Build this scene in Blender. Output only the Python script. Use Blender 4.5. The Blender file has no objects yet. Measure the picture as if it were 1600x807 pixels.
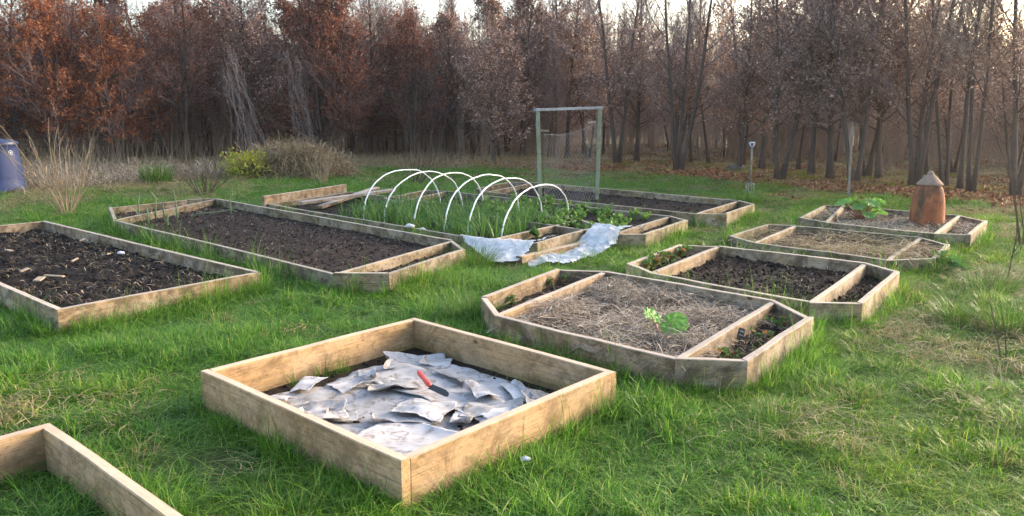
import bpy, math, random
import numpy as np
from mathutils import Vector, Matrix

# ------------------------------------------------------------------ camera, sky, sun, exposure
scene = bpy.context.scene
cam_data = bpy.data.cameras.new('camera')
cam_data.sensor_width = 36.0
cam_data.lens = 28.35
cam_data.clip_start = 0.05
cam_data.clip_end = 2000.0
cam = bpy.data.objects.new('camera', cam_data)
scene.collection.objects.link(cam)
cam.location = (0.0, 0.0, 1.65)
cam.rotation_euler = (math.radians(90.0 - 10.19), 0.0, 0.0)
scene.camera = cam

SUN_AZ, SUN_EL = 62.0, 16.0          # degrees right of the view axis, above the horizon
world = bpy.data.worlds.new('World')
scene.world = world
world.use_nodes = True
wn = world.node_tree
for n in list(wn.nodes):
    wn.nodes.remove(n)
sky = wn.nodes.new('ShaderNodeTexSky')
sky.sky_type = 'NISHITA'
sky.sun_disc = False
sky.sun_elevation = math.radians(SUN_EL)
sky.sun_rotation = math.radians(SUN_AZ)
sky.air_density = 1.0
sky.dust_density = 4.0
sky.ozone_density = 1.0
bg = wn.nodes.new('ShaderNodeBackground')
bg.inputs['Strength'].default_value = 0.15
wo = wn.nodes.new('ShaderNodeOutputWorld')
wn.links.new(sky.outputs[0], bg.inputs[0])
wn.links.new(bg.outputs[0], wo.inputs[0])

sun_data = bpy.data.lights.new('sun', 'SUN')
sun_data.energy = 0.8
sun_data.angle = math.radians(22.0)
sun_data.color = (1.0, 0.88, 0.76)
sun = bpy.data.objects.new('sun', sun_data)
scene.collection.objects.link(sun)
sd = Vector((math.sin(math.radians(SUN_AZ)) * math.cos(math.radians(SUN_EL)),
             math.cos(math.radians(SUN_AZ)) * math.cos(math.radians(SUN_EL)),
             math.sin(math.radians(SUN_EL))))
sun.rotation_euler = sd.to_track_quat('Z', 'Y').to_euler()
sun.location = sd * 60

vs = scene.view_settings
vs.view_transform = 'Standard'
vs.look = 'None'
vs.exposure = 2.45
vs.gamma = 1.0
vs.use_curve_mapping = False
scene.cycles.max_bounces = 6
scene.cycles.diffuse_bounces = 3
scene.cycles.transparent_max_bounces = 8
scene.cycles.use_denoising = True

# ------------------------------------------------------------------ helpers
COL = scene.collection

def hash2(ix, iy, seed):
    h = (ix.astype(np.int64) * 374761393 + iy.astype(np.int64) * 668265263 + seed * 1442695041) & 0xffffffff
    h = ((h ^ (h >> 13)) * 1274126177) & 0xffffffff
    return ((h ^ (h >> 16)) & 0xffff) / 65535.0

def vnoise(x, y, seed=0):
    x = np.asarray(x, float); y = np.asarray(y, float)
    ix = np.floor(x); iy = np.floor(y)
    fx = x - ix; fy = y - iy
    fx = fx * fx * (3 - 2 * fx); fy = fy * fy * (3 - 2 * fy)
    a = hash2(ix, iy, seed); b = hash2(ix + 1, iy, seed)
    c = hash2(ix, iy + 1, seed); d = hash2(ix + 1, iy + 1, seed)
    return (a * (1 - fx) + b * fx) * (1 - fy) + (c * (1 - fx) + d * fx) * fy

def fbm(x, y, seed=0, octaves=4, gain=0.5):
    s = 0.0; a = 1.0; t = 0.0
    for o in range(octaves):
        s = s + a * vnoise(x * 2 ** o, y * 2 ** o, seed + 17 * o)
        t += a; a *= gain
    return s / t            # 0..1, mean .5

class MB:
    """collects vertices and faces (with a material slot each), then links ONE mesh object"""
    def __init__(self):
        self.v = []; self.f = []; self.m = []; self.n = 0
    def add(self, V, F, mat=0):
        V = np.asarray(V, np.float64).reshape(-1, 3)
        if not isinstance(F, (list, tuple)):
            F = [F]
        for a in F:
            a = np.asarray(a, np.int64)
            if a.size:
                self.f.append(a + self.n); self.m.append(mat)
        self.v.append(V); self.n += len(V)
    def mesh(self, name, mats, smooth=False):
        me = bpy.data.meshes.new(name)
        V = np.concatenate(self.v) if self.v else np.zeros((0, 3))
        me.vertices.add(len(V)); me.vertices.foreach_set('co', V.astype(np.float32).ravel())
        if self.f:
            idx = np.concatenate([a.ravel() for a in self.f])
            cnt = np.concatenate([np.full(len(a), a.shape[1]) for a in self.f])
            mi = np.concatenate([np.full(len(a), m) for a, m in zip(self.f, self.m)])
            me.loops.add(len(idx)); me.loops.foreach_set('vertex_index', idx.astype(np.int32))
            st = np.concatenate([[0], np.cumsum(cnt)[:-1]])
            me.polygons.add(len(cnt))
            me.polygons.foreach_set('loop_start', st.astype(np.int32))
            me.polygons.foreach_set('material_index', mi.astype(np.int32))
            me.polygons.foreach_set('use_smooth', np.full(len(cnt), bool(smooth)))
        for m in (mats if isinstance(mats, (list, tuple)) else [mats]):
            me.materials.append(m)
        me.update(calc_edges=True)
        return me
    def build(self, name, mats, parent=None, loc=(0, 0, 0), smooth=False):
        o = bpy.data.objects.new(name, self.mesh(name, mats, smooth))
        COL.objects.link(o); o.location = loc
        if parent is not None:
            o.parent = parent
        return o

def tag(o, label=None, cat=None, group=None, kind=None):
    if label: o['label'] = label
    if cat: o['category'] = cat
    if group: o['group'] = group
    if kind: o['kind'] = kind
    return o

def thing(name, label, cat, loc=(0, 0, 0), rz=0.0, group=None):
    o = bpy.data.objects.new(name, None)
    o.empty_display_size = 0.2
    COL.objects.link(o); o.location = loc; o.rotation_euler = (0, 0, rz)
    return tag(o, label, cat, group)

def copy_tree(o, parent=None):
    c = o.copy(); COL.objects.link(c); c.parent = parent
    for ch in o.children:
        copy_tree(ch, c)
    return c

def tube(pts, rad, k=6, cap=True):
    pts = np.asarray(pts, float); n = len(pts)
    rad = np.broadcast_to(np.asarray(rad, float), (n,))
    t = np.gradient(pts, axis=0)
    t /= np.linalg.norm(t, axis=1)[:, None] + 1e-9
    m = t.mean(0)
    ref = np.array([0, 0, 1.]) if abs(m[2]) < 0.8 * np.linalg.norm(m) + 1e-9 else np.array([1., 0, 0])
    u = np.cross(t, ref); u /= np.linalg.norm(u, axis=1)[:, None] + 1e-9
    w = np.cross(t, u)
    a = np.arange(k) * 2 * math.pi / k
    V = pts[:, None, :] + rad[:, None, None] * (np.cos(a)[None, :, None] * u[:, None, :] + np.sin(a)[None, :, None] * w[:, None, :])
    i = np.arange(n - 1)[:, None] * k; j = np.arange(k)[None, :]; j2 = (j + 1) % k
    Q = np.stack([i + j, i + j2, i + k + j2, i + k + j], -1).reshape(-1, 4)
    F = [Q]
    V = V.reshape(-1, 3)
    if cap:
        F.append(np.array([list(range(k))[::-1]])); F.append(np.array([[(n - 1) * k + q for q in range(k)]]))
    return V, F

def twigs(p0, d, L, r0, rng, bend=0.15):
    """many thin three-sided tapering twigs at once"""
    n = len(p0)
    d = d / (np.linalg.norm(d, axis=1)[:, None] + 1e-9)
    ref = np.where(np.abs(d[:, 2:3]) < 0.8, np.array([[0, 0, 1.]]), np.array([[1., 0, 0]]))
    u = np.cross(d, ref); u /= np.linalg.norm(u, axis=1)[:, None] + 1e-9
    w = np.cross(d, u)
    mid = p0 + d * (L * 0.5)[:, None] + (u * rng.normal(0, bend, n)[:, None] + w * rng.normal(0, bend, n)[:, None]) * L[:, None] * .5
    end = p0 + d * L[:, None] + np.array([0, 0, 1.]) * (L * rng.uniform(-.05, .25, n))[:, None]
    V = np.zeros((n, 7, 3))
    for q in range(3):
        a = q * 2 * math.pi / 3
        o = u * math.cos(a) + w * math.sin(a)
        V[:, q] = p0 + o * r0[:, None]
        V[:, 3 + q] = mid + o * (r0 * 0.7)[:, None]
    V[:, 6] = end
    b = np.arange(n)[:, None] * 7
    Q = np.concatenate([b + np.array([[q, (q + 1) % 3, 3 + (q + 1) % 3, 3 + q]]) for q in range(3)])
    T = np.concatenate([b + np.array([[3 + q, 3 + (q + 1) % 3, 6]]) for q in range(3)])
    return V.reshape(-1, 3), [Q, T], mid, end

def leaves(p, d, size, rng, droop=0.3, width=0.55):
    """folded pointed leaves: two triangles each"""
    n = len(p)
    d = d + rng.normal(0, .7, (n, 3)); d[:, 2] -= droop
    d /= np.linalg.norm(d, axis=1)[:, None] + 1e-9
    nn = rng.normal(0, 1, (n, 3)) + np.array([0, 0, .8])
    s = np.cross(d, nn); s /= np.linalg.norm(s, axis=1)[:, None] + 1e-9
    up = np.cross(s, d)
    V = np.zeros((n, 4, 3))
    sz = size[:, None]
    V[:, 0] = p
    V[:, 1] = p + d * sz * .5 + s * sz * width * .5 + up * sz * .14
    V[:, 2] = p + d * sz - up * sz * .1
    V[:, 3] = p + d * sz * .5 - s * sz * width * .5 + up * sz * .14
    b = np.arange(n)[:, None] * 4
    return V.reshape(-1, 3), [np.concatenate([b + np.array([[0, 1, 2]]), b + np.array([[0, 2, 3]])])]

def blades(p, h, lean, az, width, rng, seg=3, curve=1.0):
    """tapering curved blades standing at p"""
    n = len(p)
    dx = np.stack([np.cos(az), np.sin(az), np.zeros(n)], 1)
    tw = az + math.pi / 2 + rng.normal(0, .7, n)
    side = np.stack([np.cos(tw), np.sin(tw), np.zeros(n)], 1)
    V = np.zeros((n, 2 * seg + 1, 3))
    for s in range(seg + 1):
        t = s / seg
        c = p + dx * (h * lean * (t ** (1 + curve)))[:, None]
        c = c + np.array([0, 0, 1.]) * (h * (t - 0.38 * np.clip(lean, 0, 1.6) * t ** 3))[:, None]
        if s < seg:
            wd = (width * (1 - 0.75 * t) * .5)[:, None]
            V[:, 2 * s] = c - side * wd; V[:, 2 * s + 1] = c + side * wd
        else:
            V[:, 2 * seg] = c
    b = np.arange(n)[:, None] * (2 * seg + 1)
    Q = [b + np.array([[2 * s, 2 * s + 1, 2 * s + 3, 2 * s + 2]]) for s in range(seg - 1)]
    T = b + np.array([[2 * seg - 2, 2 * seg - 1, 2 * seg]])
    return V.reshape(-1, 3), [np.concatenate(Q), T]

def strands(p, az, L, width, rng, seg=3, lift=0.03, tilt=0.25):
    """loose flat stalks lying about, slightly curved"""
    n = len(p)
    V = np.zeros((n, 2 * (seg + 1), 3))
    cur = rng.normal(0, .7, n); el = rng.normal(0, tilt, n); arch = rng.uniform(0, lift, n)
    a = az.copy(); c = p.copy()
    for s in range(seg + 1):
        side = np.stack([-np.sin(a), np.cos(a), rng.normal(0, .3, n)], 1)
        t = s / seg
        z = c.copy(); z[:, 2] += arch * math.sin(math.pi * t)
        V[:, 2 * s] = z - side * (width * .5)[:, None]; V[:, 2 * s + 1] = z + side * (width * .5)[:, None]
        st = (L / seg)[:, None]
        c = c + np.stack([np.cos(a) * np.cos(el), np.sin(a) * np.cos(el), np.sin(el)], 1) * st
        a = a + cur / seg
    b = np.arange(n)[:, None] * (2 * (seg + 1))
    Q = [b + np.array([[2 * s, 2 * s + 1, 2 * s + 3, 2 * s + 2]]) for s in range(seg)]
    return V.reshape(-1, 3), [np.concatenate(Q)]

def inside(px, py, poly):
    r = np.zeros(len(px), bool); n = len(poly)
    for i in range(n):
        x0, y0 = poly[i][:2]; x1, y1 = poly[(i + 1) % n][:2]
        if y0 == y1: continue
        c = ((y0 > py) != (y1 > py)) & (px < (x1 - x0) * (py - y0) / (y1 - y0) + x0)
        r ^= c
    return r

def edge_dist(px, py, poly):
    best = np.full(len(px), 1e9); n = len(poly)
    for i in range(n):
        a = np.array(poly[i][:2]); b = np.array(poly[(i + 1) % n][:2]); e = b - a
        t = np.clip(((px - a[0]) * e[0] + (py - a[1]) * e[1]) / (e @ e), 0, 1)
        best = np.minimum(best, np.hypot(px - a[0] - t * e[0], py - a[1] - t * e[1]))
    return best

# ------------------------------------------------------------------ materials
def new_mat(name):
    m = bpy.data.materials.new(name); m.use_nodes = True
    nt = m.node_tree
    for n in list(nt.nodes): nt.nodes.remove(n)
    return m, nt, nt.nodes.new('ShaderNodeOutputMaterial')

def N(nt, t, **kw):
    n = nt.nodes.new('ShaderNode' + t)
    for k, v in kw.items():
        if k in n.inputs: n.inputs[k].default_value = v
        else: setattr(n, k, v)
    return n

def ramp(nt, fac, stops, interp='LINEAR'):
    r = nt.nodes.new('ShaderNodeValToRGB'); e = r.color_ramp.elements
    r.color_ramp.interpolation = interp
    while len(e) < len(stops): e.new(0.5)
    for q, (p, c) in enumerate(stops):
        e[q].position = p; e[q].color = (c[0], c[1], c[2], 1) if len(c) == 3 else c
    if fac is not None: nt.links.new(fac, r.inputs[0])
    return r.outputs[0]

def mix(nt, fac, a, b, mode='MIX'):
    n = nt.nodes.new('ShaderNodeMix'); n.data_type = 'RGBA'; n.blend_type = mode
    for s, v in ((n.inputs[0], fac), (n.inputs[6], a), (n.inputs[7], b)):
        if isinstance(v, (int, float)): s.default_value = v
        elif isinstance(v, tuple): s.default_value = (v[0], v[1], v[2], 1)
        else: nt.links.new(v, s)
    return n.outputs[2]

def coords(nt, kind='Object', scale=(1, 1, 1), loc=(0, 0, 0)):
    t = nt.nodes.new('ShaderNodeTexCoord'); mp = nt.nodes.new('ShaderNodeMapping')
    mp.inputs['Scale'].default_value = scale; mp.inputs['Location'].default_value = loc
    nt.links.new(t.outputs[kind], mp.inputs[0])
    return mp.outputs[0]

def noise(nt, vec, scale, detail=4.0, rough=0.55, dist=0.0):
    n = N(nt, 'TexNoise'); n.inputs['Scale'].default_value = scale; n.inputs['Detail'].default_value = detail
    n.inputs['Roughness'].default_value = rough; n.inputs['Distortion'].default_value = dist
    if vec is not None: nt.links.new(vec, n.inputs['Vector'])
    return n.outputs[0]

def bsdf(nt, out, color, rough=0.8, spec=0.3, height=None, bump=0.3, bdist=0.01):
    p = nt.nodes.new('ShaderNodeBsdfPrincipled')
    if isinstance(color, tuple): p.inputs['Base Color'].default_value = (color[0], color[1], color[2], 1)
    else: nt.links.new(color, p.inputs['Base Color'])
    if isinstance(rough, (int, float)): p.inputs['Roughness'].default_value = rough
    else: nt.links.new(rough, p.inputs['Roughness'])
    p.inputs['Specular IOR Level'].default_value = spec
    if height is not None:
        b = nt.nodes.new('ShaderNodeBump'); b.inputs['Strength'].default_value = bump; b.inputs['Distance'].default_value = bdist
        nt.links.new(height, b.inputs['Height']); nt.links.new(b.outputs[0], p.inputs['Normal'])
    nt.links.new(p.outputs[0], out.inputs[0])
    return p

def mat_plain(name, color, rough=0.6, spec=0.3, var=0.25, scale=20, bump=0.15):
    m, nt, out = new_mat(name)
    v = coords(nt)
    n = noise(nt, v, scale, 5)
    c = mix(nt, n, tuple(x * (1 - var) for x in color), tuple(min(1, x * (1 + var)) for x in color))
    bsdf(nt, out, c, rough, spec, n, bump, .005)
    return m

def mat_blade(name, stops, trans=0.35, rough=0.5, tone=False, spec=0.25):
    """thin plant matter: colour per blade, light passes through"""
    m, nt, out = new_mat(name)
    g = nt.nodes.new('ShaderNodeNewGeometry')
    c = ramp(nt, g.outputs['Random Per Island'], stops)
    if tone:
        a = nt.nodes.new('ShaderNodeAttribute'); a.attribute_type = 'INSTANCER'; a.attribute_name = 'tone'
        c = mix(nt, a.outputs['Fac'], c, mix(nt, 1.0, c, (1.45, 1.12, 0.75), 'MULTIPLY'))
    else:
        oi = nt.nodes.new('ShaderNodeObjectInfo')
        k = ramp(nt, oi.outputs['Random'], [(0, (.82, .82, .82)), (1, (1.12, 1.08, 1.02))])
        c = mix(nt, 1.0, c, k, 'MULTIPLY')
    p = nt.nodes.new('ShaderNodeBsdfPrincipled')
    p.inputs['Roughness'].default_value = rough; p.inputs['Specular IOR Level'].default_value = spec
    nt.links.new(c, p.inputs['Base Color'])
    t = nt.nodes.new('ShaderNodeBsdfTranslucent'); nt.links.new(c, t.inputs[0])
    ms = nt.nodes.new('ShaderNodeMixShader'); ms.inputs[0].default_value = trans
    nt.links.new(p.outputs[0], ms.inputs[1]); nt.links.new(t.outputs[0], ms.inputs[2])
    nt.links.new(ms.outputs[0], out.inputs[0])
    return m

def mat_wood(name, light, dark, weather, wamt=0.35, stain=0.5, moss=0.0):
    m, nt, out = new_mat(name)
    oi = nt.nodes.new('ShaderNodeObjectInfo')
    tc = nt.nodes.new('ShaderNodeTexCoord')
    ad = nt.nodes.new('ShaderNodeVectorMath'); ad.operation = 'ADD'
    cm = nt.nodes.new('ShaderNodeCombineXYZ')
    mm = nt.nodes.new('ShaderNodeMath'); mm.operation = 'MULTIPLY'; mm.inputs[1].default_value = 37.0
    nt.links.new(oi.outputs['Random'], mm.inputs[0]); nt.links.new(mm.outputs[0], cm.inputs[0]); nt.links.new(mm.outputs[0], cm.inputs[1])
    nt.links.new(tc.outputs['Object'], ad.inputs[0]); nt.links.new(cm.outputs[0], ad.inputs[1])
    def mp(sc):
        q = nt.nodes.new('ShaderNodeMapping'); q.inputs['Scale'].default_value = sc
        nt.links.new(ad.outputs[0], q.inputs[0]); return q.outputs[0]
    grain = noise(nt, mp((.7, 26, 26)), 3.0, 6, .70, .9)
    fine = noise(nt, mp((2.5, 110, 110)), 3.0, 4, .7)
    crack = noise(nt, mp((.9, 60, 60)), 2.0, 4, .6, .4)
    c = ramp(nt, grain, [(.38, dark), (.56, light)])
    c = mix(nt, .35, c, ramp(nt, fine, [(.3, tuple(x * .6 for x in light)), (.7, light)]))
    c = mix(nt, ramp(nt, crack, [(.60, (0, 0, 0)), (.66, (.7,) * 3)]), c, tuple(x * .25 for x in dark))
    # weathering blotches along the board
    wth = noise(nt, mp((1.4, 5, 5)), 1.6, 5, .6)
    c = mix(nt, ramp(nt, wth, [(.42, (0, 0, 0)), (.62, (wamt,) * 3)]), c, weather)
    # rain streaks and damp stains
    st = noise(nt, mp((2.6, 4, 2.6)), 1.3, 8, .75, 1.2)
    c = mix(nt, ramp(nt, st, [(.46, (0, 0, 0)), (.60, (stain,) * 3)]), c, tuple(x * .30 for x in dark))
    sp = noise(nt, mp((2.2, 3.0, 3.0)), 2.6, 8, .75, .5)
    c = mix(nt, ramp(nt, sp, [(.49, (0, 0, 0)), (.60, (stain * .9,) * 3)]), c, tuple(x * .42 for x in dark))
    fl = noise(nt, mp((14, 30, 30)), 2.0, 6, .75)
    c = mix(nt, ramp(nt, fl, [(.56, (0, 0, 0)), (.64, (stain,) * 3)]), c, tuple(x * .28 for x in dark))
    # upward-facing surfaces mixed toward a paler tone that follows the grain
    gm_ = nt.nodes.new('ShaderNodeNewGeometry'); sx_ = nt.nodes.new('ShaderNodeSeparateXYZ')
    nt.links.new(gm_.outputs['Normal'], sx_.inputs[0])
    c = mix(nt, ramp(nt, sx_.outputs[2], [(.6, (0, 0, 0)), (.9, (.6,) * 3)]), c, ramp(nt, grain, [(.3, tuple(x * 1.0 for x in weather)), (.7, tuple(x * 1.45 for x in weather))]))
    # knots
    vo = nt.nodes.new('ShaderNodeTexVoronoi'); vo.inputs['Scale'].default_value = 3.2
    nt.links.new(mp((1, 1.7, 1.7)), vo.inputs['Vector'])
    c = mix(nt, ramp(nt, vo.outputs['Distance'], [(.05, (.85,) * 3), (.10, (0, 0, 0))]), c, (.06, .032, .016))
    if moss:
        mo = noise(nt, mp((2.5, 5, 4)), 2.2, 6, .7)
        c = mix(nt, ramp(nt, mo, [(.55, (0, 0, 0)), (.75, (moss,) * 3)]), c, (.09, .10, .03))
    k = ramp(nt, oi.outputs['Random'], [(0, (.78, .78, .80)), (1, (1.12, 1.10, 1.06))])
    c = mix(nt, 1.0, c, k, 'MULTIPLY')
    bsdf(nt, out, c, .75, .25, grain, .35, .004)
    return m

def mat_soil(name, dark, light, straw=0.0):
    m, nt, out = new_mat(name)
    v = coords(nt)
    a = noise(nt, v, 22, 8, .7); b = noise(nt, v, 4, 4, .6)
    c = ramp(nt, a, [(.3, dark), (.75, light)])
    c = mix(nt, ramp(nt, b, [(.4, (0, 0, 0)), (.7, (.6,) * 3)]), c, tuple(x * .6 for x in dark))
    hi = noise(nt, v, 90, 5, .7)
    sm = nt.nodes.new('ShaderNodeMath'); sm.operation = 'ADD'
    nt.links.new(a, sm.inputs[0]); nt.links.new(hi, sm.inputs[1])
    bsdf(nt, out, c, .9, .2, sm.outputs[0], .8, .02)
    return m

M = {}
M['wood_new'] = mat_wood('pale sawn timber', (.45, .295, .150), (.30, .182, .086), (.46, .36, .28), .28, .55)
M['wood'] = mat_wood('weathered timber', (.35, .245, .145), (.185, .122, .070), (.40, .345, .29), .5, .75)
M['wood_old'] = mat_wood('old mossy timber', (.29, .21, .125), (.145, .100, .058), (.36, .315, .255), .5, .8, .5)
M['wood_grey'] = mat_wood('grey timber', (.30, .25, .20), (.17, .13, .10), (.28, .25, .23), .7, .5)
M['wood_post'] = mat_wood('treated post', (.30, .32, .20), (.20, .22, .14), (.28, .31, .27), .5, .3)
M['soil'] = mat_soil('dark garden soil', (.008, .0054, .0043), (.028, .0185, .014))
M['soil_brown'] = mat_soil('brown crumbly soil', (.015, .0094, .0072), (.050, .032, .0245))
M['soil_black'] = mat_soil('black compost', (.0045, .0032, .0026), (.022, .015, .011))
M['straw'] = mat_blade('dry straw', [(0, (.11, .080, .055)), (.3, (.25, .19, .14)), (.7, (.42, .34, .26)), (1, (.58, .50, .39))], .15, .7)
M['litter'] = mat_blade('mixed litter', [(0, (.03, .02, .014)), (.45, (.08, .055, .035)), (.8, (.20, .15, .10)), (1, (.42, .34, .25))], .1, .7)
M['hay'] = mat_blade('dry hay', [(0, (.12, .085, .045)), (.4, (.26, .195, .110)), (1, (.46, .37, .23))], .2, .7)
M['grass'] = mat_blade('grass blades', [(0, (.028, .090, .010)), (.35, (.072, .195, .018)), (.75, (.135, .305, .030)), (.93, (.24, .38, .06)), (1, (.42, .36, .18))], .45, .40, True)
M['grass_dry'] = mat_blade('dead grass', [(0, (.14, .12, .05)), (.3, (.24, .20, .10)), (.8, (.38, .31, .18)), (1, (.10, .14, .03))], .25, .6, True)
M['tussock'] = mat_blade('tussock blades', [(0, (.035, .10, .014)), (.5, (.075, .18, .022)), (.9, (.14, .26, .035)), (1, (.32, .28, .14))], .4, .45)
M['leaf_copper'] = mat_blade('copper beech leaves', [(0, (.10, .036, .020)), (.4, (.26, .085, .036)), (.8, (.46, .160, .062)), (1, (.66, .33, .16))], .4, .45)
M['leaf_rust'] = mat_blade('dark rust leaves', [(0, (.070, .030, .022)), (.4, (.17, .062, .038)), (.8, (.31, .120, .070)), (1, (.54, .28, .18))], .4, .38)
M['leaf_brown'] = mat_blade('brown leaves', [(0, (.090, .054, .043)), (.4, (.21, .126, .098)), (.8, (.42, .275, .220)), (1, (.72, .56, .48))], .4, .38)
M['leaf_litter'] = mat_blade('fallen leaves', [(0, (.07, .03, .016)), (.5, (.19, .080, .040)), (.85, (.30, .14, .07)), (1, (.36, .25, .15))], .1, .6, True)
M['garlic'] = mat_blade('strap leaves', [(0, (.045, .125, .035)), (.5, (.075, .18, .040)), (.85, (.13, .24, .05)), (1, (.36, .33, .10))], .4, .4)
M['leek'] = mat_blade('leek leaves', [(0, (.13, .20, .10)), (1, (.24, .30, .17))], .3, .45)
M['bean'] = mat_blade('seedling leaves', [(0, (.07, .16, .03)), (.6, (.13, .26, .05)), (1, (.20, .33, .08))], .4, .4)
M['rhubarb'] = mat_blade('rhubarb leaf', [(0, (.10, .26, .05)), (1, (.17, .36, .08))], .35, .4)
M['berry_leaf'] = mat_blade('strawberry leaves', [(0, (.05, .10, .025)), (.55, (.09, .17, .04)), (.8, (.20, .12, .05)), (1, (.32, .10, .04))], .3, .45)
M['yellow_leaf'] = mat_blade('yellow green leaves', [(0, (.20, .27, .03)), (.5, (.42, .46, .06)), (.8, (.60, .55, .09)), (1, (.46, .30, .10))], .35, .4)
M['moss'] = mat_blade('moss', [(0, (.09, .10, .012)), (.6, (.20, .21, .024)), (1, (.32, .30, .04))], .2, .8)
M['bark'] = mat_plain('dark bark', (.085, .064, .054), .9, .15, .45, 14, .5)
M['twig'] = mat_plain('purple brown twigs', (.215, .155, .148), .8, .2, .3, 6, .1)
M['bark_pale'] = mat_plain('pale bark', (.28, .235, .20), .9, .15, .35, 10, .4)
M['twig_pale'] = mat_plain('pale twigs', (.28, .21, .165), .8, .2, .3, 6, .1)
M['stem_tan'] = mat_plain('tan stems', (.30, .215, .135), .8, .2, .3, 12, .2)
M['stem_dark'] = mat_plain('dark shrub stems', (.105, .075, .055), .85, .2, .35, 12, .2)
M['vine'] = mat_plain('dry vine strands', (.30, .24, .22), .85, .2, .3, 8, .1)
M['stalk_red'] = mat_plain('pink rhubarb stalk', (.32, .12, .08), .5, .4, .2, 20, .1)
M['pipe'] = mat_plain('white plastic pipe', (.66, .68, .71), .4, .45, .04, 15, .02)
M['metal'] = mat_plain('dull steel', (.24, .24, .25), .45, .5, .2, 30, .1)
M['wire'] = mat_plain('galvanised wire', (.30, .31, .32), .5, .5, .1, 30, .0)
M['black_tag'] = mat_plain('black slate tag', (.016, .018, .022), .5, .4, .2, 40, .1)
M['chalk'] = mat_plain('chalk writing', (.72, .74, .78), .9, .1, .05, 60, .0)
M['blade'] = mat_plain('dark tarnished steel', (.020, .019, .020), .5, .4, .3, 60, .1)
M['red_handle'] = mat_plain('red plastic', (.50, .028, .014), .38, .5, .08, 30, .03)
M['rock'] = mat_plain('dark mossy rock', (.10, .095, .085), .9, .2, .4, 9, .4)
M['stone'] = mat_plain('pale stone', (.52, .52, .55), .7, .3, .2, 25, .3)
M['chip'] = mat_plain('cut wood chip', (.36, .27, .19), .8, .2, .2, 30, .2)

# ------------------------------------------------------------------ ground
EX = [-60, -14, -10.3, -8.4, -5.5, 0.0, 4.4, 6.7, 8.9, 12, 60]
EY = [15, 15, 16.6, 19.3, 25.0, 24.3, 21.6, 17.2, 14.6, 12.5, 12]
def lawn_edge(x):                       # where the mown grass gives way to the wood floor
    return np.interp(x, EX, EY)

def ground_z(x, y):
    x = np.asarray(x, float); y = np.asarray(y, float)
    k = np.clip((lawn_edge(x) - y) * -0.25, 0, 1)
    near = np.exp(-np.maximum(np.hypot(x, y - 12) - 34, 0) / 12)
    return (0.05 * (fbm(x * .8, y * .8, 5, 3) - .5) + k * 0.16 * (fbm(x * .6, y * .6, 9, 3) - .45)) * near

def mat_ground():
    m, nt, out = new_mat('garden ground')
    v = coords(nt, 'Object')
    a = noise(nt, v, 1.1, 6, .6); b = noise(nt, v, 14, 6, .7); c_ = noise(nt, v, .35, 4, .5)
    g = ramp(nt, b, [(.3, (.020, .030, .008)), (.55, (.045, .070, .016)), (.8, (.085, .085, .032))])
    br = ramp(nt, b, [(.3, (.045, .030, .019)), (.6, (.10, .070, .042)), (.85, (.19, .135, .08))])
    at = nt.nodes.new('ShaderNodeAttribute'); at.attribute_name = 'wood_floor'
    sm = nt.nodes.new('ShaderNodeMath'); sm.operation = 'ADD'; sm.use_clamp = True
    nt.links.new(at.outputs['Fac'], sm.inputs[0])
    nt.links.new(ramp(nt, a, [(.52, (0, 0, 0)), (.68, (.65,) * 3)]), sm.inputs[1])
    c = mix(nt, sm.outputs[0], g, br)
    mo = noise(nt, v, .9, 5, .65)
    mf = nt.nodes.new('ShaderNodeMath'); mf.operation = 'MULTIPLY'
    nt.links.new(ramp(nt, mo, [(.50, (0, 0, 0)), (.62, (.8,) * 3)]), mf.inputs[0]); nt.links.new(at.outputs['Fac'], mf.inputs[1])
    c = mix(nt, mf.outputs[0], c, ramp(nt, b, [(.3, (.05, .065, .012)), (.7, (.12, .13, .025))]))
    bsdf(nt, out, c, .95, .1, b, .8, .03)
    return m
M['ground'] = mat_ground()
gx = np.unique(np.concatenate([np.linspace(-400, -30, 25), np.linspace(-30, -12, 37), np.linspace(-12, 12, 121), np.linspace(12, 30, 37), np.linspace(30, 400, 25)]))
gy = np.unique(np.concatenate([np.linspace(-60, -2, 15), np.linspace(-2, 20, 111), np.linspace(20, 60, 81), np.linspace(60, 800, 30)]))
X, Y = np.meshgrid(gx, gy)
b = MB()
nx, ny = len(gx), len(gy)
i = (np.arange(ny - 1)[:, None] * nx + np.arange(nx - 1)[None, :]).ravel()
b.add(np.stack([X.ravel(), Y.ravel(), ground_z(X.ravel(), Y.ravel())], 1), np.stack([i, i + 1, i + 1 + nx, i + nx], 1))
ground = tag(b.build('ground', M['ground'], smooth=True), kind='structure')
wf = np.clip((Y.ravel() - lawn_edge(X.ravel())) * .8 + .5 + (fbm(X.ravel() * .9, Y.ravel() * .9, 3, 3) - .5) * 1.4, 0, 1)
at = ground.data.attributes.new('wood_floor', 'FLOAT', 'POINT'); at.data.foreach_set('value', wf.astype(np.float32))

# ------------------------------------------------------------------ raised beds
RB = np.random.default_rng(11)
FILM = [(-0.685, 10.022, 0.000), (-0.355, 10.276, 0.000), (0.337, 9.972, 0.000), (0.556, 9.594, 0.000), (0.310, 9.158, 0.000), (0.042, 8.683, 0.000), (-0.196, 8.683, 0.000), (-0.511, 9.328, 0.000)]
FLEECE = [(0.228, 8.836, 0.000), (0.823, 9.732, 0.000), (1.209, 10.381, -0.000), (1.448, 10.940, 0.000), (1.783, 11.119, 0.000), (1.784, 10.276, 0.000), (1.299, 9.779, -0.000), (0.975, 9.158, 0.000), (0.591, 8.609, 0.000), (0.222, 8.572, 0.000)]
BEDS = {}          # outline polygons, for keeping the grass out

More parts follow.
